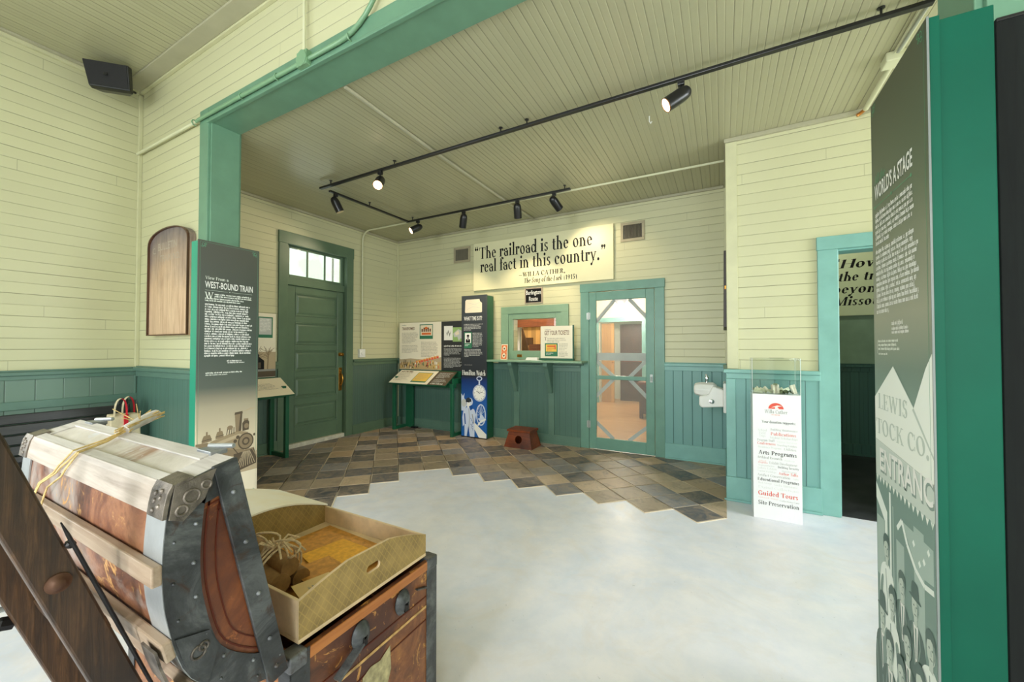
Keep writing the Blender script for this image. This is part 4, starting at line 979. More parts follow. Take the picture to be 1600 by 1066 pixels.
sh.poly([(.24, .24), (.45, .08), (.45, .02), (.32, .02), (.24, .14)], K_white, 4); sh.poly([(.30, .30), (.40, .34), (.43, .28), (.36, .24)], K_sky, 4); sh.ell(.365, .33, .03, .035, K_sky, 5); sh.line([(.30, .20), (.36, .27), (.44, .30)], .022, K_white, 5)
sh.build('printed_face', t)

# ------------------------------------------------------------------ things on the counter
t = thing('counter_sign', 'white counter sign about tickets in a green base on the shelf', 'sign', (-2.0, 5.0, 1.178))
b = MB(); b.box((-2.238, 4.995, 1.205), (-1.770, 5.010, 1.652), K_paper); b.build('sign_board', t, bevel=.002)
b = MB(); b.box((-2.25, 4.97, 1.178), (-1.755, 5.035, 1.208), M_dkgreen); b.box((-1.77, 4.99, 1.208), (-1.752, 5.012, 1.66), M_dkgreen); b.build('sign_base', t, bevel=.003)
sh = Sheet((-2.238, 4.995, 0), (1, 0, 0), (0, 0, 1))
sh.sans('GET YOUR TICKETS!', .06, 1.53, .085, K_brown, width=.36, bold=.012); sh.greek(.06, 1.60, .1, 1, .02, .008, K_grey, 41, last=1); sh.serif('T', .055, 1.455, .07, K_brown)
sh.greek(.10, 1.475, .30, 3, .024, .010, K_ltext, 42); sh.rect(.065, 1.235, .255, 1.415, K_green, 1); sh.rect(.08, 1.30, .24, 1.40, K_yellow, 2); sh.rect(.10, 1.36, .22, 1.385, K_orange, 3); sh.rect(.21, 1.33, .225, 1.39, K_red, 3); sh.greek(.10, 1.335, .13, 2, .02, .012, K_orange, 43, lv=3); sh.greek(.085, 1.275, .12, 2, .016, .007, K_white, 44, lv=3)
sh.greek(.275, 1.40, .14, 5, .02, .008, K_ltext, 45); sh.greek(.275, 1.29, .14, 4, .02, .008, K_ltext, 46); sh.build('printed_face', t)
t = thing('card_stand', 'narrow orange card with two round emblems at the left end of the shelf', 'card', (-2.85, 5.05, 1.178))
b = MB(); b.hexa([(-2.905, 5.03, 1.178), (-2.797, 5.03, 1.178), (-2.797, 5.036, 1.178), (-2.905, 5.036, 1.178), (-2.905, 5.06, 1.405), (-2.797, 5.06, 1.405), (-2.797, 5.066, 1.405), (-2.905, 5.066, 1.405)], K_cream); b.build('card', t)
b = MB(); b.hexa([(-2.89, 5.06, 1.178), (-2.81, 5.06, 1.178), (-2.81, 5.10, 1.178), (-2.89, 5.10, 1.178), (-2.89, 5.058, 1.36), (-2.81, 5.058, 1.36), (-2.81, 5.064, 1.36), (-2.89, 5.064, 1.36)], K_cream); b.build('easel_back', t)
sh = Sheet((-2.905, 5.03, 1.178), (1, 0, 0), (0, .131, .991))
for z in (.115, .01): sh.rect(.008, z, .10, z + .10, K_orange, 1); sh.ell(.054, z + .05, .028, .036, K_cream, 2); sh.poly([(.036, z + .06), (.072, z + .06), (.054, z + .025)], K_sepia1, 3)
sh.build('printed_face', t)
b = MB(); b.hexa([(-2.47, 4.98, 1.178), (-2.28, 4.98, 1.178), (-2.28, 5.06, 1.178), (-2.47, 5.06, 1.178), (-2.46, 5.0, 1.215), (-2.29, 5.0, 1.215), (-2.29, 5.05, 1.215), (-2.46, 5.05, 1.215)], K_white)
tag(b.build('ticket_pad', bevel=.003), 'low white pad of tickets on the shelf left of the counter sign', 'notepad')

# ------------------------------------------------------------------ footstool
M_stool = wood('red_stained_wood', S(96, 40, 18), S(158, 76, 36), 'x', 1.0, 0.35, S(70, 30, 16))
t = thing('footstool', 'red-brown wooden footstool with a round hole on the tiles below the counter', 'stool', (-2.4, 4.8, 0))
x0, x1, y0, y1 = -2.635, -2.215, 4.655, 4.965; ins = .055; h = .215
b = MB(); n = 28; cx, cz, rr = (x0 + x1) / 2 - .0, .115, .052
def frontpt(x, z): return (x, y0 + ins * .8 * z / h, z)
ring = [(cx + rr * math.cos(2 * PI * i / n), cz + rr * math.sin(2 * PI * i / n)) for i in range(n)]
out = []
for i in range(n):     # outer trapezoid sampled along the same rays
    a = 2 * PI * i / n; c_, s_ = math.cos(a), math.sin(a); tt = 9
    for (px0, pz0, px1, pz1) in ((x0, 0.0, x0 + ins, h), (x1 - ins, h, x1, 0.0)):
        den = c_ * (pz1 - pz0) - s_ * (px1 - px0)
        if abs(den) > 1e-9:
            u_ = ((px0 - cx) * (pz1 - pz0) - (pz0 - cz) * (px1 - px0)) / den
            if u_ > 0: tt = min(tt, u_)
    if s_ > 1e-6: tt = min(tt, (h - cz) / s_)
    if s_ < -1e-6: tt = min(tt, (.0 - cz) / s_)
    out.append((cx + tt * c_, cz + tt * s_))
for th in (0, .018):
    v = [Vector(frontpt(*p)) + Vector((0, th, 0)) for p in ring] + [Vector(frontpt(*p)) + Vector((0, th, 0)) for p in out]
    b.add(v, [(i, (i + 1) % n, n + (i + 1) % n, n + i) for i in range(n)], M_stool)
v = [Vector(frontpt(*p)) for p in ring] + [Vector(frontpt(*p)) + Vector((0, .018, 0)) for p in ring]
b.add(v, [(i, (i + 1) % n, n + (i + 1) % n, n + i) for i in range(n)], M_stool); b.build('front_panel', t)
b = MB(); b.hexa([(x0, y1 - .02, 0), (x1, y1 - .02, 0), (x1, y1, 0), (x0, y1, 0), (x0 + ins, y1 - .06, h), (x1 - ins, y1 - .06, h), (x1 - ins, y1 - .04, h), (x0 + ins, y1 - .04, h)], M_stool); b.build('back_panel', t)
for s_ in (0, 1):
    xa, xb = (x0, x0 + ins) if s_ == 0 else (x1 - .018, x1 - ins - .018)
    b = MB(); b.hexa([(xa, y0, 0), (xa + .018, y0, 0), (xa + .018, y1, 0), (xa, y1, 0), (xb, y0 + .045, h), (xb + .018, y0 + .045, h), (xb + .018, y1 - .045, h), (xb, y1 - .045, h)], M_stool); b.build('side_panel', t)
b = MB(); b.box((x0 + ins - .02, y0 + .02, h), (x1 - ins + .02, y1 - .02, h + .03), M_stool); b.build('stool_top', t, bevel=.005)
sh = Sheet((cx, y0 + .031, 0), (1, 0, 0), (0, .2, .98)); sh.greek(-.085, .185, .17, 1, .02, .016, K_tan, 95, last=1); 
sh.build('lettering', t)
# ------------------------------------------------------------------ panels at the two jambs of the opening
def corner_ornament(sh, x, y, fx, fy, mat):
    for dx, dy, r in ((.018, .018, .011), (.034, .012, .008), (.012, .034, .008), (.03, .03, .006)):
        sh.ring(x + fx * dx, y + fy * dy, r, r, .0028, mat, 2, 14)
M_edge = plain('dull_edge', S(120, 126, 122), .5, bump=0)
K_orn = pm('ornament_green', 96, 156, 122)
# west panel, left jamb
t = thing('display_panel', 'tall panel with a steam locomotive photograph at the left jamb of the opening', 'display panel', (-3.65, 1.735, .0))
b = MB(); b.box((-3.708, 1.512, .075), (-3.60, 1.645, 2.195), M_pgreen_lit); b.box((-3.69, 1.645, .075), (-3.60, 1.858, 2.195), M_pgreen); b.box((-3.708, 1.858 + .01, .075), (-3.60, 1.958, 2.195), M_pgreen); b.box((-3.70, 1.56, 0.0), (-3.62, 1.64, .075), M_black); b.box((-3.70, 1.87, 0.0), (-3.62, 1.94, .075), M_black)
b.build('panel_body', t, bevel=.003)
k = Mat('locomotive_poster', 0.36); xs = k.sep(); f_ = k.math('DIVIDE', xs[2], 2.2)
k.color(k.ramp(f_, [(0.0, S(214, 198, 164)), (0.28, S(214, 200, 170)), (0.40, S(170, 160, 136)), (0.47, S(84, 92, 82)), (0.6, S(62, 74, 64)), (0.85, S(66, 72, 62)), (1.0, S(78, 78, 68))]))
b = MB(); b.box((-3.60, 1.507, .075), (-3.588, 1.963, 2.2), k.m); b.build('face_board', t, bevel=.0015)
sh = Sheet((-3.588, 1.507, 0), (0, 1, 0), (0, 0, 1))
sh.frame(.012, .09, .444, 2.188, .0016, K_orn, 1)
corner_ornament(sh, .016, 2.184, 1, -1, K_orn); corner_ornament(sh, .44, 2.184, -1, -1, K_orn); corner_ornament(sh, .44, .094, -1, 1, K_orn); corner_ornament(sh, .016, .094, 1, 1, K_orn)
sh.serif('View From a', .05, 1.895, .036, K_mist, weight=1.2, width=.165)
sh.sans('WEST-BOUND TRAIN', .049, 1.828, .073, K_white, width=.355, bold=.014)
sh.line([(.05, 1.808), (.21, 1.808)], .002, K_mist2, 1); sh.line([(.24, 1.808), (.40, 1.808)], .002, K_mist2, 1); sh.ell(.225, 1.808, .004, .004, K_mist2, 1)
sh.serif('W', .047, 1.745, .072, K_mist, weight=1.3, sx=.9); sh.greek(.115, 1.775, .285, 2, .017, .0085, K_mist, 51, ragged=.08, last=1); sh.greek(.05, 1.738, .31, 2, .017, .0085, K_mist, 52, last=.85, ragged=.08)
sh.greek(.05, 1.690, .36, 22, .0195, .0105, K_white, 53, ragged=.12)
sh.greek(.21, 1.238, .115, 1, .014, .009, K_white, 54, last=1); sh.greek(.215, 1.224, .13, 1, .014, .007, K_white, 55, last=1)
sh.greek(.06, 1.145, .27, 1, .014, .008, K_mist, 56, last=1); sh.greek(.06, 1.13, .16, 1, .014, .006, K_mist, 57, last=1)
K_boil = pm('print_sepia_boiler', 160, 142, 112)
# engine photograph in sepia
sh.rect(.0, .075, .456, .30, K_cream, 1)
sh.poly([(0, .30), (.456, .30), (.456, .46), (.40, .44), (.2, .48), (0, .46)], K_sepia3, 1)
sh.poly([(.09, .50), (.30, .44), (.36, .495), (.38, .63), (.30, .655), (.18, .625), (.10, .60)], K_boil, 3); sh.poly([(.10, .575), (.19, .60), (.31, .628), (.37, .60), (.37, .585), (.30, .60), (.10, .55)], K_sepia3, 4)
sh.poly([(.09, .50), (.30, .44), (.36, .495), (.30, .50), (.10, .535)], K_sepia2, 4)
sh.poly([(0, .50), (.10, .49), (.12, .55), (.08, .60), (0, .60)], K_sepia2, 3)
for x, z, w_ in ((.075, .60, .07), (.165, .615, .06)):
    sh.poly([(x - w_ / 2, z), (x + w_ / 2, z + .008), (x + w_ / 2 - .006, z + .04), (x + w_ * .3, z + .06), (x - w_ * .3, z + .056), (x - w_ / 2 + .004, z + .03)], K_sepia2, 4); sh.rect(x - .006, z + .05, x + .006, z + .085, K_sepia2, 4); sh.line([(x - w_ / 2, z + .018), (x + w_ / 2, z + .026)], .005, K_sepia1, 5)
for i in range(4): sh.line([(.215 + i * .018, .635), (.225 + i * .015, .70 - .01 * (i % 2))], .006, K_sepia1, 4)
sh.ell(.24, .69, .022, .018, K_sepia2, 4)
sh.poly([(.283, .645), (.325, .65), (.333, .80), (.275, .795)], K_sepia2, 4); sh.poly([(.272, .79), (.336, .796), (.333, .815), (.276, .81)], K_sepia1, 5); sh.poly([(.305, .648), (.325, .65), (.333, .80), (.318, .80)], K_sepia1, 5)
sh.poly([(.336, .81), (.40, .835), (.44, .83), (.39, .82)], K_sepia3, 2)
sh.ell(.363, .555, .062, .07, K_sepia1, 5, 32); sh.ell(.363, .555, .052, .059, K_sepia2, 6, 32); sh.ell(.363, .555, .030, .034, K_sepia1, 7, 26); sh.ell(.363, .555, .018, .02, K_sepia2, 8, 20)
sh.poly([(.335, .645), (.385, .65), (.388, .715), (.378, .735), (.345, .73), (.333, .71)], K_sepia1, 6); sh.ell(.366, .685, .018, .022, K_sepia2, 7); sh.rect(.345, .73, .38, .748, K_sepia2, 5)
sh.poly([(.27, .47), (.43, .485), (.45, .40), (.448, .35), (.30, .315), (.27, .40)], K_sepia1, 5)
for i in range(9): sh.line([(.345 + i * .006, .47), (.285 + i * .019, .335 + i * .003)], .005, K_sepia3, 6)
sh.line([(.27, .47), (.43, .485)], .012, K_sepia2, 7); sh.line([(.25, .54), (.33, .42)], .007, K_sepia1, 7); sh.line([(.41, .49), (.45, .41)], .007, K_sepia2, 7); sh.ell(.43, .60, .008, .012, K_sepia1, 5)
for i in range(5): sh.line([(.1, .47 - i * .03), (.30, .43 - i * .033)], .006, K_sepia2, 2)
for x, z in ((.28, .57), (.26, .53), (.16, .49), (.30, .60)): sh.ell(x, z, .014, .015, K_sepia1, 6)
sh.build('printed_face', t)

# stage panel, right jamb
t = thing('display_panel', 'tall grey-green panel with a tent theatre photograph at the right edge of the room', 'display panel', (.6, 1.76, 0))
b = MB(); b.box((.545, 1.536, .09), (.655, 1.985, 2.283), M_pgreen); b.box((.57, 1.56, 0), (.65, 1.64, .09), M_black); b.box((.57, 1.88, 0), (.65, 1.96, .09), M_black); b.build('panel_body', t, bevel=.003)
b = MB(); b.box((.5225, 1.524, .085), (.545, 1.99, 2.289), M_pgreen); b.build('face_edge', t, bevel=.001)
k = Mat('stage_poster', 0.36); xs = k.sep(); f_ = k.math('DIVIDE', xs[2], 2.29)
k.color(k.ramp(f_, [(0.0, S(120, 146, 134)), (0.48, S(136, 158, 144)), (0.56, S(112, 132, 118)), (0.64, S(150, 152, 132)), (0.8, S(86, 102, 82)), (1.0, S(58, 66, 50))]))
b = MB(); b.box((.517, 1.522, .085), (.5225, 1.994, 2.291), k.m); b.build('face_board', t)
b = MB(); b.box((.5165, 1.5195, .085), (.5215, 1.522, 2.291), M_edge); b.build('edge_strip', t)
sh = Sheet((.517, 1.994, 0), (0, -1, 0), (0, 0, 1))
W_ = .472
sh.line([(W_ - .018, .09), (W_ - .018, 2.285)], .002, K_orn, 1)
corner_ornament(sh, .008, 2.285, 1, -1, K_orn); corner_ornament(sh, W_ - .02, 2.285, -1, -1, K_orn)
sh.serif('All the', .03, 1.972, .045, K_orn, weight=1.2, width=.11, slant=.2)
sh.sans("WORLD'S A STAGE", .032, 1.912, .078, K_white, width=.335, bold=.02)
sh.line([(.03, 1.885), (.18, 1.885)], .0025, K_orn, 1); sh.line([(.21, 1.885), (.355, 1.885)], .0025, K_orn, 1)
for x in (.03, .195, .355): sh.ell(x, 1.885, .006, .006, K_orn, 2)
sh.greek(.035, 1.845, .36, 6, .0215, .0115, K_white, 61, ragged=.16, last=.4)
sh.greek(.035, 1.705, .37, 12, .0205, .0115, K_white, 62, ragged=.1, last=.35)
sh.greek(.18, 1.43, .10, 1, .014, .010, K_white, 63, last=1); sh.greek(.18, 1.413, .15, 2, .013, .008, K_white, 64, last=.95)
sh.greek(.045, 1.372, .21, 3, .014, .007, K_mist, 65, last=.95); sh.greek(.045, 1.326, .09, 1, .014, .005, K_mist, 66, last=1); sh.line([(.038, 1.38), (.034, 1.355), (.038, 1.33)], .002, K_mist, 2)
# tent photograph
K_val = pm('print_valance', 206, 216, 206); K_valsh = pm('print_letter_shadow', 140, 158, 148)
sh.poly([(.0, 1.165), (.185, 1.288), (.345, 1.165), (.43, 1.29), (.472, 1.335), (.472, .30), (0, .30)], K_mist, 1)
sh.poly([(.345, 1.165), (.472, 1.045), (.472, 1.035), (.335, 1.158)], K_mist2, 2); sh.line([(.185, 1.288), (.345, 1.165)], .003, K_mist2, 2)
sh.serif('LEWIS', .035, 1.125, .085, K_mist2, weight=1.8, width=.27, lv=3); sh.serif('STOCK CO.', -.03, 1.03, .085, K_mist2, weight=1.8, width=.455, lv=3) if False else sh.serif('TOCK CO.', .01, 1.03, .085, K_mist2, weight=1.8, width=.44, lv=3)
sh.line([(0, 1.005), (.25, .985), (.472, .965)], .004, K_mist2, 3)
sh.poly([(0, .868), (.472, .856), (.472, .962), (.25, .982), (0, 1.002)], K_val, 2); sh.sans('ENTRANC', .050, .893, .112, K_valsh, width=.42, bold=.03, lv=3); sh.sans('ENTRANC', .044, .90, .112, K_white, width=.42, bold=.02, lv=4)
# scalloped edge and the shaded porch below
pts = [(0, .30)] + [(0, .87)]
n = 15
for i in range(n):
    x0, x1 = .472 * i / n, .472 * (i + 1) / n
    z = .872 - .012 * i / n
    pts += [(x0 + .004, z), ((x0 + x1) / 2, z - .024), (x1 - .004, z)]
pts += [(.472, .858), (.472, .30)]
sh.poly(pts, K_fig1, 3)
sh.poly([(0, .30), (0, .085), (.472, .085), (.472, .30)], K_fig1, 3)
sh.poly([(.0, .84), (.11, .76), (.11, .30), (.085, .30), (.085, .72), (0, .78)], K_fig3, 4); sh.rect(.005, .5, .08, .72, K_fig2, 4); sh.rect(.13, .30, .145, .84, K_fig3, 4); sh.rect(.16, .3, .168, .8, K_fig2, 4); sh.rect(.19, .30, .255, .70, K_fig2, 4); sh.rect(.33, .30, .40, .80, K_fig2, 4)
sh.line([(.20, .74), (.24, .78), (.28, .72), (.34, .67), (.40, .65), (.46, .66)], .016, K_fig3, 5); sh.poly([(.25, .78), (.46, .78), (.46, .68), (.40, .67), (.33, .69), (.28, .74)], K_fig2, 4)
for x, z in ((.33, .745), (.40, .72), (.43, .76), (.37, .70)): sh.poly([(x - .01, z), (x, z + .012), (x + .01, z), (x, z - .012)], K_fig3, 6)
def blob(pts, mat, lv):
    # closed smooth outline through the points
    out = []; n = len(pts)
    for i in range(n):
        p0, p1_, p2_, p3_ = pts[i - 1], pts[i], pts[(i + 1) % n], pts[(i + 2) % n]
        for f in (0, .25, .5, .75):
            out.append(tuple(.5 * ((2 * p1_[j]) + (-p0[j] + p2_[j]) * f + (2 * p0[j] - 5 * p1_[j] + 4 * p2_[j] - p3_[j]) * f * f + (-p0[j] + 3 * p1_[j] - 3 * p2_[j] + p3_[j]) * f ** 3) for j in (0, 1)))
    sh.poly(out, mat, lv)
pm_dark = pm('print_figure_shadow', 84, 108, 100); pm_mid = pm('print_figure_shade', 132, 154, 144); pm_skin = pm('print_figure_skin', 196, 208, 196)
def figure(x, z, s, dress, hat=False, lv=7, lean=0.0):
    '''one sitter of the old group photograph: body, shirt, face with features, hair or hat'''
    q = lambda a, c: (x + (a + lean * (c - 0)) * s, z + c * s)
    body = K_fig3 if dress else pm_dark
    blob([q(-.055, -.36), q(-.075, -.16), q(-.062, -.04), q(-.022, .0), q(.022, .0), q(.062, -.04), q(.078, -.16), q(.055, -.36)], body, lv)
    if dress:
        blob([q(-.058, -.07), q(-.075, -.16), q(-.05, -.25), q(-.03, -.22), q(-.045, -.14), q(-.035, -.06)], pm_mid, lv + 1); blob([q(.03, -.06), q(.05, -.15), q(.015, -.25), q(.03, -.26), q(.068, -.17), q(.055, -.06)], pm_mid, lv + 1)
        sh.line([q(-.012, -.02), q(.0, -.12), q(-.004, -.3)], .006 * s, pm_mid, lv + 1); blob([q(-.06, -.36), q(-.045, -.22), q(.0, -.24), q(.045, -.22), q(.06, -.36)], K_fig2, lv + 1)
    else:
        sh.poly([q(-.018, .0), q(.018, .0), q(.006, -.13), q(-.006, -.13)], K_white, lv + 1); sh.poly([q(-.006, -.012), q(.006, -.012), q(.004, -.11), q(-.004, -.11)], pm_mid, lv + 2)
        sh.line([q(-.02, .0), q(-.032, -.06), q(-.006, -.14)], .007 * s, pm_mid, lv + 2); sh.line([q(.02, .0), q(.032, -.06), q(.006, -.14)], .007 * s, pm_mid, lv + 2)
        sh.line([q(-.062, -.06), q(-.05, -.2), q(-.02, -.27)], .006 * s, pm_mid, lv + 1)
    sh.poly([q(-.012, -.005), q(.012, -.005), q(.012, .025), q(-.012, .025)], pm_skin, lv + 2)
    blob([q(-.025, .055), q(-.020, .028), q(.0, .012), q(.020, .028), q(.025, .055), q(.018, .088), q(-.018, .088)], pm_skin, lv + 2)
    sh.poly([q(.010, .084), q(.022, .07), q(.024, .045), q(.012, .02), q(.014, .05)], pm_mid, lv + 3)
    for e in (-.010, .009): sh.ell(x + (e + lean * .06) * s, z + .058 * s, .0042 * s, .0028 * s, pm_dark, lv + 4, 8)
    sh.line([q(0, .054), q(.002, .04)], .003 * s, pm_mid, lv + 4); sh.line([q(-.007, .03), q(.008, .03)], .0032 * s, pm_dark, lv + 4)
    if hat:
        blob([q(-.046, .082), q(-.02, .078), (q(.02, .078)), q(.046, .082), q(.02, .092), q(-.02, .092)], pm_dark, lv + 5); blob([q(-.025, .085), q(.025, .085), q(.022, .128), q(0, .136), q(-.022, .128)], pm_dark, lv + 5)
    else:
        sh.poly([q(-.029, .05), q(-.031, .085), q(-.024, .1), q(-.010, .109), q(.010, .109), q(.024, .1), q(.031, .085), q(.029, .05), q(.021, .074), q(0, .084), q(-.021, .074)], pm_dark, lv + 5)
figure(.10, .57, 1.0, True); figure(.235, .51, .95, False, False); figure(.335, .50, .95, False, True); figure(.435, .43, 1.05, True)
figure(.145, .40, 1.1, True, lv=16, lean=.08); figure(.275, .335, 1.1, False, lv=16); figure(.055, .30, 1.1, False, True, lv=16)
figure(.37, .265, 1.25, True, lv=26); figure(.125, .215, 1.2, False, lv=26); figure(.235, .20, 1.2, True, lv=36, lean=-.06); figure(.44, .19, 1.2, True, lv=36)
sh.build('printed_face', t)

b = MB(); b.box((.69, 1.612, .05), (1.62, YP0 - .025, 2.285), wood('blackened_board', S(4, 6, 5), S(14, 20, 17), 'z', 1.6, .95)); b.box((.69, 1.609, 2.275), (1.62, 1.612, 2.285), M_black)
tag(b.build('dark_board', bevel=.002), 'blackish board hung beside the tent theatre panel at the right picture edge', 'board')

# ------------------------------------------------------------------ arched bulletin board
M_bull = None
k = Mat('blackboard_wear_and_glare', .4); xs = k.sep()
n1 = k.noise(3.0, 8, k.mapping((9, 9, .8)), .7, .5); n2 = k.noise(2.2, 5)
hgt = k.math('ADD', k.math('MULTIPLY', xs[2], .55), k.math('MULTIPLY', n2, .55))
c1 = k.ramp(n1, [(.3, S(178, 140, 110)), (.7, S(226, 196, 164))])  # tan towards the foot: worn paint, with light glare in the colour
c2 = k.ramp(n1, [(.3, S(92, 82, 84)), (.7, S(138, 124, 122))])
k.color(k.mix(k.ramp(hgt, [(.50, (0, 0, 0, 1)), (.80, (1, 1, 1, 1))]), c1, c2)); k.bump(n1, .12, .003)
t = thing('bulletin_board', 'arched old wooden bulletin board hanging left of the locomotive panel', 'board', (-4.34, YP0, 1.46))
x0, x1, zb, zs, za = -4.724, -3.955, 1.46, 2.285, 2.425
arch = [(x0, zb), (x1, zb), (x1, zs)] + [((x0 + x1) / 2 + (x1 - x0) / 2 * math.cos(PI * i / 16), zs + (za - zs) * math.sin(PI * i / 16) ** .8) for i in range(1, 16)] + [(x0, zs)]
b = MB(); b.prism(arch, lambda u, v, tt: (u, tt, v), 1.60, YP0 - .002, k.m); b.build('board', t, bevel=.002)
b = MB()
cxm = (x0 + x1) / 2
for p, q in zip(arch, arch[1:] + arch[:1]):
    d = (Vector((p[0], 0, p[1])) - Vector((q[0], 0, q[1])))
    if d.length < 1e-4: continue
    def ins(p): return (p[0] + (.010 if p[0] < cxm - .3 else -.010 if p[0] > cxm + .3 else 0), p[1] + (.010 if p[1] < zb + .01 else -.010 if p[1] > zs - .01 else 0))
    pi, qi = ins(p), ins(q)
    b.hexa([(p[0], 1.583, p[1]), (q[0], 1.583, q[1]), (q[0], 1.60, q[1]), (p[0], 1.60, p[1]), (pi[0], 1.583, pi[1]), (qi[0], 1.583, qi[1]), (qi[0], 1.60, qi[1]), (pi[0], 1.60, pi[1])], M_dkwood)
b.build('frame', t)
sh = Sheet((x0, 1.60, 0), (1, 0, 0), (0, 0, 1))
K_chalk = pm('faded_chalk_paint', 176, 164, 150)
sh.sans('BULLETIN', .18, 2.235, .095, K_chalk, width=.36, bold=.01); sh.sans('C.', .07, 2.215, .08, K_chalk); sh.sans('TRAIN NO.', .22, 2.13, .085, K_chalk, width=.38)
sh.build('lettering', t)

# ------------------------------------------------------------------ bench and tote bag
M_bench = wood('blackened_bench_wood', S(22, 22, 24), S(58, 58, 58), 'y', 1.0, .36)
t = thing('slatted_bench', 'long blackish slatted bench along the left wall', 'bench', (-4.75, .4, 0))
for i in range(6):
    z = .775 - i * .082; b = MB()
    b.hexa([(-4.985 + .012 * i, -1.0, z - .033), (-4.96 + .012 * i, -1.0, z - .033), (-4.96 + .012 * i, 1.56, z - .033), (-4.985 + .012 * i, 1.56, z - .033), (-5.0 + .012 * i, -1.0, z + .04), (-4.972 + .012 * i, -1.0, z + .04), (-4.972 + .012 * i, 1.56, z + .04), (-5.0 + .012 * i, 1.56, z + .04)], M_bench)
    b.build('back_slat', t, bevel=.006)
for i in range(5):
    x = -4.87 + i * .085; b = MB(); b.box((x, -1.0, .425), (x + .075, 1.56, .45), M_bench); b.build('seat_slat', t, bevel=.006)
for y in (-.96, .3, 1.52):
    b = MB(); b.hexa([(-5.04, y - .035, .0), (-4.99, y - .035, .0), (-4.99, y + .035, .0), (-5.04, y + .035, .0), (-5.035, y - .035, .87), (-5.004, y - .035, .87), (-5.004, y + .035, .87), (-5.035, y + .035, .87)], M_bench)
    b.box((-5.0, y - .03, .36), (-4.45, y + .03, .424), M_bench); b.box((-4.5, y - .035, 0), (-4.45, y + .035, .36), M_bench); b.build('end_frame', t, bevel=.005)
b = MB(); b.tube([(-4.97, -1.0, .40), (-4.97, 1.5, .40)], .012, M_iron, 8); b.build('tie_rod', t)
M_canvas = plain('natural_canvas', S(222, 206, 172), .85, var=.05, scale=30, bump=.2); M_redstrap = plain('red_webbing', S(214, 30, 48), .7, var=.05, scale=30)
t = thing('tote_bag', 'cream canvas tote bag with red-striped handles standing on the bench', 'bag', (-4.74, 1.45, .451))
b = MB(); b.hexa([(-4.80, 1.345, .451), (-4.665, 1.345, .451), (-4.665, 1.545, .451), (-4.80, 1.545, .451), (-4.79, 1.345, .765), (-4.675, 1.335, .765), (-4.675, 1.54, .755), (-4.79, 1.54, .755)], M_canvas); bo = b.build('bag_body', t, bevel=.012, seg=3)
def ribbon(b, pts, wv, thick, m_out, m_in):
    wv = Vector(wv)
    for p, q in zip(pts[:-1], pts[1:]):
        p, q = Vector(p), Vector(q); nrm = (q - p).cross(wv).normalized() * thick
        b.add([p - wv, p + wv, q + wv, q - wv], [(0, 1, 2, 3)], m_in); b.add([p - wv + nrm, p + wv + nrm, q + wv + nrm, q - wv + nrm], [(0, 1, 2, 3)], m_out)
        b.add([p - wv, q - wv, q - wv + nrm, p - wv + nrm], [(0, 1, 2, 3)], m_in); b.add([p + wv, q + wv, q + wv + nrm, p + wv + nrm], [(0, 1, 2, 3)], m_in)
for x, ya, yb in ((-4.668, 1.36, 1.445), (-4.795, 1.45, 1.535)):
    b = MB(); pts = [(x, ya + (yb - ya) * (1 - math.cos(PI * i / 14)) / 2, .75 + .155 * math.sin(PI * i / 14) ** .7) for i in range(15)]
    ribbon(b, pts[:8], (.016, 0, 0), .004, M_canvas, M_canvas); ribbon(b, pts[7:], (.016, 0, 0), .004, M_redstrap, M_redstrap); b.build('handle', t)
b = MB(); b.box((-4.6745, 1.425, .46), (-4.660, 1.452, .76), M_redstrap); b.build('red_strap', t)

# ------------------------------------------------------------------ loudspeaker
t = thing('loudspeaker', 'black loudspeaker under the ceiling in the upper left corner', 'speaker', (-4.85, 1.4, 3.75))
u = Vector((.70, .714, 0)); nrm = Vector((.714, -.70, 0)); dn = Vector((0, 0, -1))
def sp(a, dpt, z): return Vector((-4.70, 1.27, 3.735)) + u * a + nrm * dpt + Vector((0, 0, z))
b = MB(); f0 = [sp(-.135, -.045, -.10), sp(.155, -.045, -.10), sp(.16, .0, .10), sp(-.16, 0, .10)]
bk = [sp(-.10, -.16, -.09), sp(.10, -.16, -.09), sp(.10, -.15, .10), sp(-.10, -.15, .10)]
md = [sp(-.138, -.085, -.105), sp(.160, -.085, -.105), sp(.164, -.05, .108), sp(-.162, -.05, .108)]
b.add(f0 + md + bk, [(0, 1, 2, 3), (0, 4, 5, 1), (1, 5, 6, 2), (2, 6, 7, 3), (3, 7, 4, 0), (4, 8, 9, 5), (5, 9, 10, 6), (6, 10, 11, 7), (7, 11, 8, 4), (8, 11, 10, 9)], M_black); b.build('cabinet', t, bevel=.008, seg=3)
b = MB(); g0 = [p + nrm * .004 for p in (sp(-.125, -.043, -.09), sp(.145, -.043, -.09), sp(.15, .0, .092), sp(-.15, 0, .092))]; g1 = [p - nrm * .006 for p in g0]
b.hexa(g1 + g0, plain('speaker_grille', S(22, 21, 23), .7, var=.1, scale=60, bump=.3)); b.build('grille', t)
b = MB(); c0 = sp(0, -.012, 0) + nrm * .004; b.hexa([c0 - u * .012 - Vector((0, 0, .012)), c0 + u * .012 - Vector((0, 0, .012)), c0 + u * .012 + nrm * .003 - Vector((0, 0, .012)), c0 - u * .012 + nrm * .003 - Vector((0, 0, .012)), c0 - u * .012 + Vector((0, 0, .012)), c0 + u * .012 + Vector((0, 0, .012)), c0 + u * .012 + nrm * .003 + Vector((0, 0, .012)), c0 - u * .012 + nrm * .003 + Vector((0, 0, .012))], M_black); b.build('badge', t)
b = MB(); b.bar(sp(0, -.15, 0), sp(0, -.30, .05), .05, .03, M_black); b.tube([sp(0, -.28, .05), (-5.05, 1.58, 3.85)], .012, M_black, 8); b.build('wall_bracket', t)

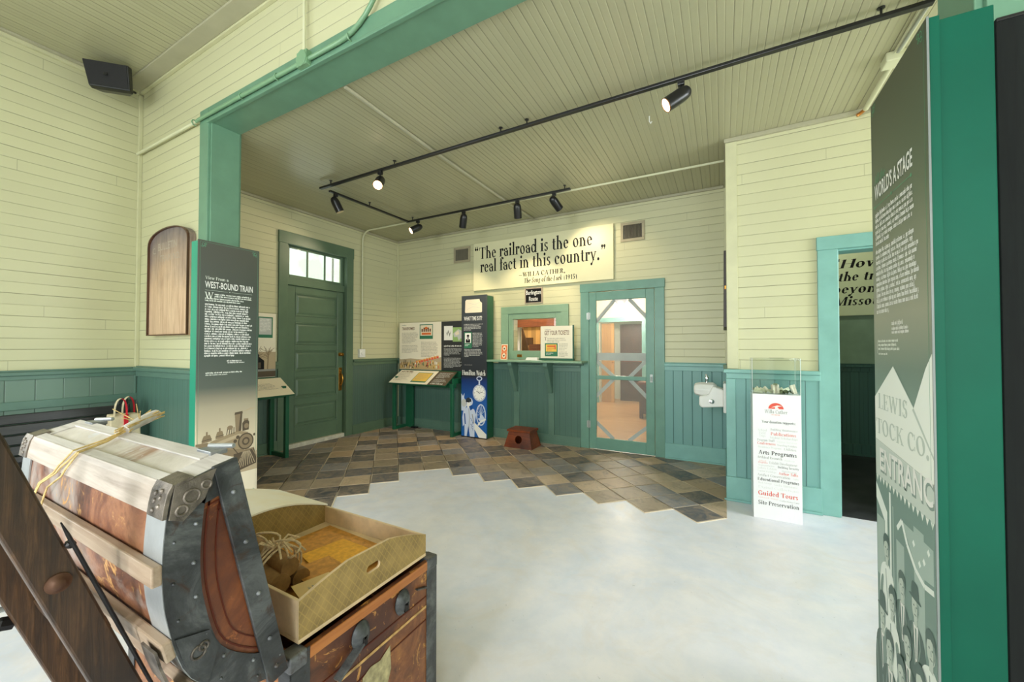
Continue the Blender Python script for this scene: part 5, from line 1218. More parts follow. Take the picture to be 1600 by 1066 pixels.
# ------------------------------------------------------------------ pipes and cables
M_pipeg = plain('green_conduit_paint', S(122, 160, 124), .3, var=.04)
t = thing('conduit_run', 'green conduit along the header of the cased opening with a junction box', 'conduit', (-2.8, 1.6, 3.26))
b = MB(); b.tube([(XL + .02, 1.612, 3.262), (-3.90, 1.612, 3.262)], .013, M_sealed, 10); b.build('cream_pipe', t, smooth=True)
arc_ = [(-2.10 + .40 * math.sin(a), 1.607, 3.262 + .40 * (1 - math.cos(a))) for a in [PI / 2 * i / 10 for i in range(11)]]
b = MB(); b.tube([(-3.90, 1.612, 3.262), (-3.84, 1.607, 3.262), (-2.49, 1.607, 3.262)], .014, M_pipeg, 10); b.tube([(-2.39, 1.607, 3.262)] + arc_ + [(-1.70, 1.607, CF - .02)], .014, M_pipeg, 10); b.build('green_pipe', t, smooth=True)
b = MB(); b.box((-2.492, 1.585, 3.222), (-2.388, 1.624, 3.318), M_pipeg); b.lathe((-2.44, 1.585, 3.27), (0, -1, 0), [(0, .056), (.004, .056), (.006, .05), (.006, 0)], M_pipeg, 8); b.build('junction_box', t, bevel=.004)
for x in (-3.93, -3.2, -2.75, -2.0):
    b = MB(); b.tube([(x, 1.623, 3.238), (x, 1.598, 3.242), (x, 1.590, 3.262), (x, 1.598, 3.28), (x, 1.623, 3.284)], .005, M_pipeg, 6); b.build('pipe_strap', t)
b = MB(); b.tube([(-2.45, 1.612, 3.335), (-2.455, 1.612, CF - .02)], .011, M_sealed, 10); tag(b.build('riser_pipe', smooth=True), 'vertical cream pipe rising from the junction box to the ceiling', 'pipe')
t = thing('conduit_run', 'pale conduit bending from the waiting room ceiling down to a socket box', 'conduit', (-4.9, 4.36, 3.1))
bend = [(XL + .03 + .16 * (1 - math.cos(a)), 4.345, 3.06 + .155 * math.sin(a)) for a in [PI / 2 * i / 8 for i in range(9)]]
b = MB(); b.tube([(XL + .03, 4.345, 1.34)] + bend + [(-1.2, 4.38, 3.216), (XJ - .005, 4.40, 3.216)], .012, M_sealed, 8); b.build('pipe', t, smooth=True)
b = MB(); b.box((XL + .002, 4.29, 1.20), (XL + .05, 4.40, 1.33), M_white); b.build('socket_box', t, bevel=.004)
b = MB(); b.lathe((XL + .05, 4.345, 1.265), (1, 0, 0), [(0, .03), (.012, .03), (.015, 0)], M_white, 14); b.build('socket', t)
b = MB(); b.tube([(-2.37, YP1 + .015, 3.226), (-2.41, 2.9, 3.226), (-2.42, 4.2, 3.226), (-2.40, YB - .04, 3.226)], .014, M_tan, 8); tag(b.build('ceiling_pipe', smooth=True), 'olive pipe running across the waiting room ceiling to the back wall', 'pipe')
t = thing('cable_raceway', 'cream cable raceway with a square box on the ceiling above the tent theatre panel', 'raceway', (.99, 3.4, CM))
b = MB(); b.box((.972, 2.72, CM - .022), (1.012, 3.42, CM - .002), M_sealed); b.build('channel', t, bevel=.003)
b = MB(); b.tube([(1.0, 2.75, CM - .035), (.99, 3.1, CM - .03), (.985, 3.28, CM - .03)], .009, M_steel, 8); b.build('flexible_cable', t)
b = MB(); b.box((.935, 3.30, CM - .06), (1.045, 3.41, CM - .002), M_sealed); b.build('junction_box', t, bevel=.006)
b = MB(); b.tube([(.99, 3.41, CM - .03), (.995, 3.95, CM - .028)], .018, M_sealed, 10); b.build('pipe', t, smooth=True)
b = MB(); b.tube([(.995, 3.90, CM - .028), (.995, 3.955, CM - .028), (.97, 3.985, CM - .04), (.95, 3.985, CM - .05)], .013, plain('copper_elbow', S(196, 130, 62), .3, .7), 10); b.build('copper_elbow', t, smooth=True)
b = MB(); b.tube([(-.51, 3.30, CM - .002), (-.51, 3.30, CM - .045), (-.50, 3.31, CM - .06), (-.49, 3.30, CM - .05)], .004, M_white, 6); tag(b.build('ceiling_hook'), 'small white hook in the olive ceiling', 'hook')

# ------------------------------------------------------------------ lighting track and spotlights
ZT = 3.185
t = thing('lighting_track', 'black lighting track in three runs under the waiting room ceiling', 'lighting track', (-2.0, 3.5, ZT))
for nm, p, q in (('front_run', (-4.06, 2.885), (1.0, 2.85)), ('side_run', (-4.03, 2.98), (-4.01, 4.24)), ('back_run', (-4.04, 4.262), (-1.53, 4.255))):
    b = MB(); b.bar((p[0], p[1], ZT), (q[0], q[1], ZT), .036, .022, M_black); b.build(nm, t, bevel=.003)
for x, y in ((-3.88, 2.884), (-1.66, 2.875), (-1.41, 2.873), (.79, 2.852), (-4.02, 3.56), (-3.93, 4.262), (-1.60, 4.256), (-2.9, 2.88)):
    b = MB(); b.tube([(x, y, ZT + .01), (x, y, CM)], .006, M_black, 6); b.lathe((x, y, CM), (0, 0, -1), [(0, .018), (.005, .018), (.006, .006)], M_black, 10); b.build('hanger', t)
M_lens = emit('lit_lamp_lens', (1, .80, .50, 1), 6.0)
M_lens_off = plain('frosted_lamp_face', S(210, 190, 150), .3)
M_reflect = plain('lamp_rim_copper', S(190, 130, 80), .25, .8)
def spotlight(x, y, aim, label, power, col=(1, .80, .54), size=84, lit=False, blend=.55):
    t = thing('track_spotlight', label, 'spotlight', (x, y, ZT - .011), 'spotlights on the track')
    top = Vector((x, y, ZT - .011)); d = (Vector(aim) - (top - Vector((0, 0, .12)))).normalized()
    b = MB(); b.box((x - .022, y - .018, ZT - .045), (x + .022, y + .018, ZT - .011), M_black); b.build('adapter', t, bevel=.003)
    piv = top - Vector((0, 0, .085))
    b = MB(); b.tube([top - Vector((0, 0, .03)), piv], .007, M_black, 8); b.build('stem', t)
    hd = piv - Vector((0, 0, .015)) - d * .035
    b = MB(); b.lathe(hd, d, [(-.035, .004), (-.03, .022), (-.015, .038), (.01, .046), (.04, .049), (.150, .049)], M_black, 24); head = b.build('lamp_head', t, smooth=True)
    b = MB(); b.lathe(hd, d, [(.1505, .0445), (.152, .0445), (.1525, .0)], M_lens if lit else M_lens_off, 24); b.build('lens', head)
    if lit: b = MB(); e1 = d.orthogonal().normalized(); e2 = d.cross(e1); b.tube([hd + d * .153 + (e1 * math.cos(2 * PI * i / 24) + e2 * math.sin(2 * PI * i / 24)) * .047 for i in range(24)], .003, M_reflect, 6, closed=True); b.build('rim', head)
    if power:
        L_ = bpy.data.lights.new('spot_beam', 'SPOT'); L_.energy = power; L_.color = col; L_.spot_size = math.radians(size); L_.spot_blend = blend; L_.shadow_soft_size = .03
        o = bpy.data.objects.new('spot_beam', L_); C.objects.link(o); o.parent = t
        o.location = hd + d * .185 - top; o.rotation_euler = d.to_track_quat('-Z', 'Y').to_euler()
spotlight(-4.027, 3.06, (-3.3, 4.4, .0), 'spotlight on the short side run, pointing down, leftmost in the room', 30)
spotlight(-3.10, 2.88, (-1.7, .6, .6), 'glowing spotlight near the left end of the front track run', 40, lit=True)
spotlight(-3.83, 4.262, (-5.1, 2.2, 1.6), 'glowing spotlight at the corner of the track, turned to the panelled door', 35, lit=True)
spotlight(-3.03, 4.26, (-4.0, 5.1, 1.0), 'black spotlight on the back run, first one right of the track corner', 45)
spotlight(-2.22, 4.258, (-2.5, 5.1, 1.55), 'black spotlight on the back run, second from its right end', 55)
spotlight(-1.73, 4.256, (-1.42, 5.15, 2.42), 'black spotlight at the right end of the back track run', 26)
spotlight(-.235, 2.865, (-1.5, 2.35, 2.2), 'glowing silver-sided spotlight alone on the right part of the front track', 0, lit=True)
# ------------------------------------------------------------------ thin board and white fixture on the side of the projection
t = thing('edge_on_board', 'narrow dark board hung edge-on at the corner of the projecting wall', 'board', (XJ - .03, 4.62, 1.55))
b = MB(); b.hexa([(.010, 4.52, 1.56), (XJ - .002, 4.52, 1.56), (XJ - .002, 4.80, 1.54), (.010, 4.80, 1.54), (.018, 4.52, 2.345), (XJ - .002, 4.52, 2.345), (XJ - .002, 4.80, 2.345), (.018, 4.80, 2.345)], wood('dark_hung_wood', S(36, 32, 30), S(78, 66, 58), 'z', 1.2, .45)); b.build('board', t, bevel=.004)
b = MB(); b.box((.024, 4.5165, 1.95), (.036, 4.519, 1.985), M_brass); b.build('worn_patch', t)
t = thing('wall_fixture', 'white enamelled drinking fountain with a chrome tap on the side of the projecting wall', 'fountain', (XJ - .02, 4.5, .72))
xw = XJ - .018
b = MB(); b.box((xw - .035, 4.33, .715), (xw - .001, 4.67, 1.005), M_white); b.build('back_plate', t, bevel=.012, seg=3)
b = MB(); b.prism([(xw - .03, .765), (xw - .03, .935), (-.09, .97), (-.13, .88), (-.215, .86), (-.215, .77), (-.19, .745)], lambda u, v, tt: (u, tt, v), 4.40, 4.60, M_white); b.build('bracket_body', t, bevel=.015, seg=3)
b = MB(); b.lathe((-.085, 4.5, .925), (-1, 0, 0), [(-.03, .05), (0, .075), (.10, .075), (.13, .072), (.165, .062), (.18, .045), (.185, .0)], M_white, 8); b.build('bowl', t, bevel=.006, seg=2)
b = MB(); b.tube([(-.145, 4.5, .995), (-.145, 4.5, 1.04), (-.150, 4.49, 1.068), (-.152, 4.47, 1.075)], [.016, .013, .012, .010], M_chrome, 12); b.lathe((-.145, 4.5, 1.045), (0, -1, .3), [(0, .02), (.02, .016), (.024, 0)], M_chrome, 12); b.build('chrome_tap', t, smooth=True)
b = MB(); b.lathe((-.10, 4.40, .815), (0, -1, 0), [(0, .024), (.012, .024), (.016, .013), (.03, .013), (.032, 0)], M_chrome, 8); b.build('chrome_knob', t)

# ------------------------------------------------------------------ donation box
M_acryl = glassify(Mat('clear_acrylic').m, (.985, .995, .99, 1), 0.03, .1)
t = thing('donation_box', 'white donation stand with a clear acrylic box of banknotes in front of the projecting wall', 'donation box', (.37, 3.83, 0))
M_board = plain('white_gloss_card', S(240, 240, 242), .3, var=.01, bump=0)
b = MB(); b.box((.208, 3.69, .0), (.527, 3.955, .985), M_board); b.build('stand_body', t, bevel=.003)
b = MB(); g = .004; x0, x1, y0, y1, z0, z1 = .206, .527, 3.692, 3.953, .985, 1.265
for p, q in (((x0, y0, z0), (x1, y0 + g, z1)), ((x0, y1 - g, z0), (x1, y1, z1)), ((x0, y0 + g, z0), (x0 + g, y1 - g, z1)), ((x1 - g, y0 + g, z0), (x1, y1 - g, z1)), ((x0, y0, z1), (x1, y1, z1 + g))): b.box(p, q, M_acryl)
b.build('acrylic_box', t)
b = MB()
for x in (x0, x1 - .004):
    for y in (y0, y1 - .004): b.box((x, y - .0006, z0), (x + .004, y + .0046, z1 + g), plain('acrylic_edge', S(226, 240, 236), .1, bump=0) if not (x == x0 and y == y0) else M_steel)
b.build('edge_highlights', t)
b = MB(); b.box((.33, 3.78, z1 + .004), (.43, 3.80, z1 + .0055), M_black); b.build('slot', t)
M_note = plain('banknote_paper', S(208, 214, 186), .7, var=.16, scale=60); M_note2 = plain('banknote_green', S(128, 140, 104), .7, var=.25, scale=70)
M_note3 = plain('banknote_cream', S(228, 224, 206), .7, var=.1, scale=60)
R = random.Random(12)
spots = [(.235, 3.73, 80, .10, 'crumpled banknote against the left end of the acrylic box'), (.285, 3.80, 25, .45, 'banknote tilted up at the left of the acrylic box'), (.325, 3.735, -8, .3, 'folded banknote left of the upright one in the box'),
         (.365, 3.715, 4, 1.35, 'pale banknote standing upright against the front of the box'), (.41, 3.76, 40, .15, 'banknote lying right of the upright one in the box'), (.45, 3.73, -14, .12, 'green banknote flat near the right front of the box'),
         (.50, 3.73, 70, 1.2, 'banknote standing on end in the right corner of the box'), (.26, 3.905, 60, .1, 'banknote flat at the back left inside the box'), (.43, 3.86, -50, .2, 'banknote bent at the back right inside the box')]
for i, (x, y, rz, tilt, lab) in enumerate(spots):
    b = MB(); n = 8; L_, Wd = (.075, .06) if tilt < 1 else (.06, .07)
    rows = []
    for a in range(n + 1):
        s_ = a / n - .5
        zc = .010 * math.sin(a * 1.7 + i) + .006 * math.cos(a * 3.1 + i * 2)
        rows.append([(s_ * L_, -Wd / 2, zc), (s_ * L_, Wd / 2, zc + .008 * math.sin(a + i))])
    M3 = Matrix.Rotation(math.radians(rz), 3, 'Z') @ Matrix.Rotation(tilt, 3, 'X')
    pts = [M3 @ Vector(p) for r in rows for p in r]
    zmin = min(p.z for p in pts); c = Vector((min(max(x, .252), .482), min(max(y, 3.735), 3.91), z0 + .002 - zmin))
    pts = [p + c for p in pts]
    pts = [Vector((min(max(p.x, x0 + .006), x1 - .006), min(max(p.y, y0 + .006), y1 - .006), p.z)) for p in pts]
    top_ = [p + Vector((0, .0004, .0012)) for p in pts]
    b.add(pts, [(2 * a, 2 * a + 1, 2 * a + 3, 2 * a + 2) for a in range(n)], (M_note, M_note2, M_note3)[[0, 2, 0, 2, 1, 1, 2, 1, 0][i]])
    b.add(top_, [(2 * a, 2 * a + 1, 2 * a + 3, 2 * a + 2) for a in range(n)], (M_note, M_note2, M_note3)[[0, 2, 0, 2, 1, 1, 2, 1, 0][i]])
    if i == 3: b.add([c + Vector((-.014, -.0375 if False else -.012, .03)), c + Vector((.014, -.012, .03)), c + Vector((.014, -.012, .045)), c + Vector((-.014, -.012, .045))], [(0, 1, 2, 3)], M_note2)
    tag(b.build('banknote', fix=False), lab, 'banknote', 'banknotes in the donation box')
sh = Sheet((.208, 3.69, 0), (1, 0, 0), (0, 0, 1))
sh.ell(.157, .872, .05, .046, K_red, 1, 20, 0, 180); sh.poly([(.125, .882), (.165, .90), (.20, .896), (.165, .888), (.178, .873), (.150, .873), (.152, .886)], K_white, 2)
sh.serif('Willa Cather', .157, .836, .040, K_grey, weight=1.2, align='c', width=.150); sh.greek(.125, .822, .06, 1, .01, .005, K_pink, 71, last=1)
def wd(tx, x, z, wdt, mat, wgt=1.3, sz=.03): sh.serif(tx, x, z, sz, mat, weight=wgt, width=wdt)
wd('Your donation supports:', .062, .758, .22, K_char, 1.4, .028)
wd('School', .036, .690, .06, K_lgrey, .8, .026); wd('Field', .042, .667, .045, K_lgrey, .8, .026); wd('Trips', .042, .645, .045, K_lgrey, .8, .026); wd('Building Maintenance', .12, .702, .175, K_grey, 1, .022); wd('Publications', .12, .664, .165, K_red, 1.2, .034); wd('Student Scholarships', .115, .638, .18, K_lgrey, 1, .024)
wd('Program Staff', .03, .612, .115, K_grey, 1, .025); wd('Visitor Services', .16, .610, .13, K_lgrey, .6, .02); wd('Conferences', .03, .585, .122, K_red, 1.3, .03); wd('Traveling Exhibits', .16, .584, .13, K_grey, .8, .02)
wd('Residency Program', .035, .558, .155, K_lgrey, 1, .022); wd('Utilities', .205, .555, .08, K_grey, .9, .026)
wd('Arts Programs', .038, .508, .25, K_black, 1.5, .046)
wd('Archival Research', .03, .475, .165, K_grey, 1.2, .028); wd('Publicity', .21, .470, .065, K_lgrey, .7, .018); wd('School', .04, .450, .05, K_pink, .9, .016); wd('Programs', .035, .437, .065, K_red, .9, .018); wd('Exhibit Development', .11, .438, .18, K_grey, .9, .028)
wd('Transportation', .035, .415, .11, K_lgrey, 1, .018); wd('Building Security', .165, .412, .135, K_char, 1.1, .024); wd('Gallery Exhibits', .03, .392, .13, K_lgrey, .8, .022); wd('Housekeeping', .19, .385, .095, K_lgrey, 1, .022)
wd('Teacher Workshops', .03, .368, .125, K_lgrey, .9, .02); wd('Author Talks', .17, .362, .125, K_red, 1.3, .030); wd('Artifact Conservation', .03, .335, .215, K_grey, 1, .028); wd('Lights', .262, .335, .035, K_lgrey, .8, .018)
wd('Educational Programs', .03, .300, .27, K_black, 1.4, .034); wd('Book Groups', .035, .275, .09, K_lgrey, .7, .022); wd('Garden Maintenance', .14, .270, .15, K_lgrey, .7, .024); wd('Digital Collections', .035, .24, .265, K_lgrey, .5, .026)
wd('Guided Tours', .032, .185, .262, K_red, 1.5, .052); wd('Outreach Travel', .035, .162, .13, K_pink, .8, .016); wd('Collections Care', .175, .155, .125, K_grey, .9, .018); wd('Site Preservation', .032, .112, .268, K_char, 1.4, .046)
sh.build('printed_face', t)

# ------------------------------------------------------------------ domed trunk
def trunk_skin(name, stops, scrape, sc=6.0, rough=.5, spots=None):
    k = Mat(name, rough)
    n = k.noise(sc, 8, None, .7, 1.4); n2 = k.noise(sc * .45, 6, k.mapping((1, 1, 1), (3, 1, 7)), .65, .8)
    c = k.ramp(n, stops)
    c = k.mix(k.ramp(n2, [(.50, (0, 0, 0, 1)), (.62, (1, 1, 1, 1))]), c, scrape)
    if spots:
        n3 = k.noise(sc * 2.2, 7, k.mapping((1, 1, 1), (9, 4, 2)), .72, 1.8)
        c = k.mix(k.ramp(n3, [(.58, (0, 0, 0, 1)), (.64, (1, 1, 1, 1))]), c, spots)
    k.color(c); k.bump(n, .3, .004); return k.m
M_hump = trunk_skin('worn_trunk_canvas', [(.3, S(66, 38, 28)), (.45, S(118, 70, 46)), (.6, S(154, 104, 72)), (.75, S(96, 54, 36))], S(162, 150, 142), 5, .45, S(198, 148, 88))
M_white_hump = trunk_skin('worn_lit_trunk_canvas', [(.3, S(190, 180, 168)), (.6, S(216, 208, 198)), (.8, S(180, 160, 142))], S(160, 128, 104), 6, .5, S(206, 204, 204))  # upper face of the lid: worn white, with bright light in the colour
M_end = trunk_skin('russet_trunk_end', [(.3, S(64, 32, 16)), (.48, S(112, 58, 26)), (.62, S(140, 78, 36)), (.75, S(92, 46, 22))], S(84, 42, 22), 4, .36, S(158, 92, 44))
M_base = trunk_skin('scuffed_trunk_side', [(.3, S(72, 40, 22)), (.5, S(122, 72, 38)), (.7, S(160, 104, 56))], S(76, 38, 22), 6, .42, S(196, 140, 70))
def oxide(name, c1, c2, c3, rough=.38, metal=.45):
    k = Mat(name, rough, metal); n = k.noise(7, 8, None, .7, 1.2); n2 = k.noise(16, 7, k.mapping((1, 1, 1), (2, 8, 3)), .72, 1.0)
    c = k.ramp(n, [(.32, c1), (.5, c2), (.68, c3)]); c = k.mix(k.ramp(n2, [(.56, (0, 0, 0, 1)), (.68, (.8, .8, .8, 1))]), c, S(70, 50, 38)); k.color(c); k.bump(n2, .25, .003); return k.m
M_galv = oxide('galvanised_trunk_metal', S(84, 84, 86), S(120, 122, 124), S(158, 160, 162))
M_gdark = oxide('dark_trunk_metal', S(44, 44, 45), S(72, 74, 75), S(112, 114, 114), .4)
M_glight = plain('pale_trunk_metal', S(176, 178, 178), .35, .4, var=.14, scale=8, bump=.2)
M_slatw = wood('grey_trunk_slat', S(140, 116, 94), S(178, 158, 136), 'x', 1.3, .5)
M_whitew = wood('pale_lit_slat', S(176, 168, 160), S(216, 210, 204), 'x', 1.3, .5)  # paler slats for the upper face, bright light partly in the colour
M_edgew = wood('pale_trunk_edge', S(152, 136, 122), S(196, 182, 168), 'x', 1.3, .5)
M_line = pm('dark_red_line', 84, 32, 16)
TX0, TX1 = -1.835, -.92
t = thing('dome_top_trunk', 'old dome-top trunk with its slatted lid thrown open, in the near left corner', 'trunk', (-1.38, .86, 0))
PR = [(.459, 1.114), (.353, 1.083), (.344, 1.03), (.339, .929), (.349, .829), (.386, .709), (.475, .625), (.575, .592)]
# finer, rounded profile
def prof(s):
    i = min(int(s), len(PR) - 2); f = s - i
    if i == 0: return Vector((0, PR[0][0] + (PR[1][0] - PR[0][0]) * f, PR[0][1] + (PR[1][1] - PR[0][1]) * f))
    p0, p1, p2, p3 = PR[max(i - 1, 1)], PR[i], PR[i + 1], PR[min(i + 2, len(PR) - 1)]
    def cr(a, b_, c, d): return .5 * ((2 * b_) + (-a + c) * f + (2 * a - 5 * b_ + 4 * c - d) * f * f + (-a + 3 * b_ - 3 * c + d) * f ** 3)
    return Vector((0, cr(p0[0], p1[0], p2[0], p3[0]), cr(p0[1], p1[1], p2[1], p3[1])))
def pnorm(s):
    e = .02; a, c = prof(max(s - e, 0 if s <= 1 else 1.0)), prof(min(s + e, 7 if s > 1 - 1e-6 else 1.0)); d = (c - a).normalized()
    return Vector((0, d.z, -d.y))
def strip(b, s0, s1, x0, x1, h0, h1, mat, n=6):
    """a curved plate over the lid between profile stations s0 and s1, from height h0 to h1 above the skin"""
    ss = [s0 + (s1 - s0) * i / n for i in range(n + 1)]
    lo = [prof(s) + pnorm(s) * h0 for s in ss]; hi = [prof(s) + pnorm(s) * h1 for s in ss]
    ring = lo + hi[::-1]
    N = len(ring)
    b.add([p + Vector((x0, 0, 0)) for p in ring] + [p + Vector((x1, 0, 0)) for p in ring],
          [tuple(range(N)), tuple(range(2 * N - 1, N - 1, -1))] + [(i, N + i, N + (i + 1) % N, (i + 1) % N) for i in range(N)], mat)
b = MB()
strip(b, 0, 1, TX0, TX1, -.012, 0, M_white_hump, 2); strip(b, 1, 7, TX0, TX1, -.012, 0, M_hump, 30)
lid = b.build('lid', t)
DD = [prof(0), prof(1)] + [prof(1 + 6 * i / 24) for i in range(1, 25)]
cen = Vector((0, .455, .86))
for X_, sgn in ((TX1, 1), (TX0, -1)):
    b = MB(); b.add([p + Vector((X_ - sgn * .012, 0, 0)) for p in DD] + [p + Vector((X_, 0, 0)) for p in DD], [tuple(range(len(DD))), tuple(range(2 * len(DD) - 1, len(DD) - 1, -1))] + [(i, len(DD) + i, len(DD) + (i + 1) % len(DD), (i + 1) % len(DD)) for i in range(len(DD))], M_end); b.build('lid_end', lid)
cen = Vector((0, .517, .853))
def inset(p, k): return cen + (p - cen) * k
_a, _c = prof(0), prof(7); _d = (_c - _a).normalized(); _n = Vector((0, _d.z, -_d.y)); _n = _n if _n.y < 0 else -_n
def into(p, q, r, w_):
    d1, d2 = (q - p).normalized(), (r - q).normalized(); d = (d1 + d2).normalized(); n_ = Vector((0, d.z, -d.y)); n_ = n_ if n_.dot(cen - q) > 0 else -n_
    v = q + n_ * (w_ / max(.6, d1.dot(d)))
    t_ = (v - _a).dot(_n)
    if t_ < .01: v += _n * (.01 - t_)
    return v
def offs(w_):
    D2 = [DD[0] + (DD[0] - DD[1])] + DD + [DD[-1] + (DD[-1] - DD[-2])]
    return [into(D2[i - 1], D2[i], D2[i + 1], w_) for i in range(1, len(D2) - 1)]
def endband(b, w0, w1, x0, x1, mat):
    o_, i_ = offs(w0), offs(w1)
    for j in range(len(o_) - 1):
        b.hexa([Vector((x0, v.y, v.z)) for v in (o_[j], o_[j + 1], i_[j + 1], i_[j])] + [Vector((x1, v.y, v.z)) for v in (o_[j], o_[j + 1], i_[j + 1], i_[j])], mat)
for X_, sgn in ((TX1, 1), (TX0, -1)):
    b = MB(); x0, x1 = (X_ + .0003, X_ + .006) if sgn > 0 else (X_ - .006, X_ - .0003)
    endband(b, -.003, .056, x0, x1, M_gdark); b.build('end_band', lid)
    b = MB()       # straight rim plate along the opening side
    a, c = prof(0), prof(7); d = (c - a).normalized(); nn = Vector((0, d.z, -d.y)) 
    if nn.y > 0: nn = -nn
    for w0, w1, mt in ((.0, .046, M_gdark),):
        b.hexa([Vector((x0, 0, 0)) + a + nn * w0 - d * .004, Vector((x0, 0, 0)) + c + nn * w0, Vector((x0, 0, 0)) + c + nn * w1, Vector((x0, 0, 0)) + a + nn * w1 - d * .004] +
               [Vector((x1 + sgn * .004, 0, 0)) + a + nn * w0 - d * .004, Vector((x1 + sgn * .004, 0, 0)) + c + nn * w0, Vector((x1 + sgn * .004, 0, 0)) + c + nn * w1, Vector((x1 + sgn * .004, 0, 0)) + a + nn * w1 - d * .004], mt)
    rim = b.build('rim_plate', lid, bevel=.002)
b = MB(); endband(b, .064, .067, TX1 + .0005, TX1 + .0022, M_line); endband(b, .084, .0862, TX1 + .0005, TX1 + .0022, M_line); b.build('painted_outline', lid)
def rivet(b, p, d, r=.006, mat=None): b.lathe(p, d, [(0, r), (.003, r * .8), (.0045, r * .3), (.005, 0)], mat or M_galv, 8)
in2 = offs(.045); in1 = offs(.012)
for i in range(3, 25, 3):
    b = MB(); v = in2[i]; rivet(b, (TX1 + .006, v.y, v.z), (1, 0, 0), .004); b.build('rivet', lid)
    b = MB(); v = in1[min(i + 1, 24)]; rivet(b, (TX1 + .006, v.y, v.z), (1, 0, 0), .003, M_gdark); b.build('rivet', lid)
for f in (.12, .34, .58, .8, .94):
    b = MB(); v = _a + (_c - _a) * f + _n * .022; rivet(b, (TX1 + .010, v.y, v.z), (1, 0, 0), .005); b.build('rivet', lid)
# metal bands wrapping the hump at each end, edge angle, slats, corner caps
for x0, x1 in ((TX1 - .075, TX1 + .004), (TX0 - .004, TX0 + .07)):
    b = MB(); strip(b, 1.02, 7, x0, x1, .0005, .004, M_glight, 30); b.build('end_strap', lid)
    b = MB(); strip(b, .02, .98, x0, x1, .0005, .003, M_whitew, 2); b.build('front_strap', lid)
b = MB(); strip(b, .80, 1, TX0 + .005, TX1 - .005, .0005, .007, M_whitew, 3); strip(b, 1, 2.0, TX0 + .005, TX1 - .005, .0005, .009, M_edgew, 5); b.build('edge_slat', lid, bevel=.0015)
b = MB(); strip(b, .02, .30, TX0 + .07, TX1 - .075, .0008, .006, M_whitew, 2); b.build('rim_board', lid, bevel=.0015)
for s0, s1 in ((2.80, 3.16), (4.20, 4.50), (5.08, 5.32)):
    b = MB(); strip(b, s0, s1, TX0 - .008, TX1 + .010, .0045, .021, M_slatw, 4); b.build('lid_slat', lid, bevel=.003)
M_cap = plain('embossed_corner_metal', S(128, 118, 108), .35, .55, var=.35, scale=24, bump=.5)
for X_, sgn in ((TX1, 1), (TX0, -1)):
    b = MB(); xo = X_ + sgn * .0105
    for pts in ([prof(.6), prof(1), prof(1.8)],):
        P_ = [Vector((0, .42, 1.102)), Vector((0, .353, 1.084)), Vector((0, .345, 1.028)), Vector((0, .365, 1.018)), Vector((0, .40, 1.05))]
        o_ = [v + Vector((X_ + sgn * .006, -.003 if v.y < .36 else 0, .003 if v.z > 1.08 else 0)) for v in P_]; q_ = [v + Vector((xo - X_ - sgn * .006, 0, 0)) for v in o_]
        N = len(o_); b.add(o_ + q_, [tuple(range(N)), tuple(range(2 * N - 1, N - 1, -1))] + [(i, N + i, N + (i + 1) % N, (i + 1) % N) for i in range(N)], M_cap)
    xs0, xs1 = sorted((X_ - sgn * .055, xo))
    strip(b, .72, 1.0, xs0, xs1, .004, .0095, M_cap, 2); strip(b, 1.0, 2.0, xs0, xs1, .005, .0125, M_cap, 4)
    for (y, z, r) in ((.378, 1.062, .013), (.362, 1.04, .009), (.402, 1.078, .008)):
        n = 14; b.tube([(xo + sgn * .0005, y + r * math.cos(2 * PI * i / n), z + r * math.sin(2 * PI * i / n)) for i in range(n)], .0028, M_cap, 6, closed=True)
    for i in range(6): rivet(b, prof(1.2 + .13 * i) + pnorm(1.2 + .13 * i) * .012 + Vector((X_ - sgn * (.012 + .02 * (i % 2)), 0, 0)), pnorm(1.3), .006, M_cap)
    b.build('corner_cap', lid, bevel=.001)
    b = MB(); strip(b, 4.25, 5.25, *sorted((X_ - sgn * .05, X_ + sgn * .008)), .027, .031, M_cap, 4); v = prof(4.75)
    P_ = [prof(4.25), prof(4.75), prof(5.3), inset(prof(5.1), .72), inset(prof(4.6), .70)]
    o_ = [p + Vector((X_ + sgn * .0065, 0, 0)) for p in P_]; q_ = [p + Vector((sgn * .004, 0, 0)) for p in o_]; N = 5
    b.add(o_ + q_, [tuple(range(N)), tuple(range(2 * N - 1, N - 1, -1))] + [(i, N + i, N + (i + 1) % N, (i + 1) % N) for i in range(N)], M_gdark)
    for f_, r in ((.86, .012), (.8, .008)):
        w_ = inset(prof(4.75), f_); n = 14; b.tube([(X_ + sgn * .011, w_.y + r * math.cos(2 * PI * i / n), w_.z + r * math.sin(2 * PI * i / n)) for i in range(n)], .0026, M_cap, 6, closed=True)
    b.build('slat_bracket', lid)
for x in (-1.72, -1.02):       # hasps on the lid rim
    b = MB(); v = prof(.1); b.box((x - .03, v.y - .005, v.z + .001), (x + .03, v.y + .03, v.z + .011), M_galv); b.tube([(x - .03, v.y + .02, v.z + .012), (x + .035, v.y + .04, v.z + .016)], .006, M_glight, 8); b.build('lid_clasp', lid, bevel=.002)
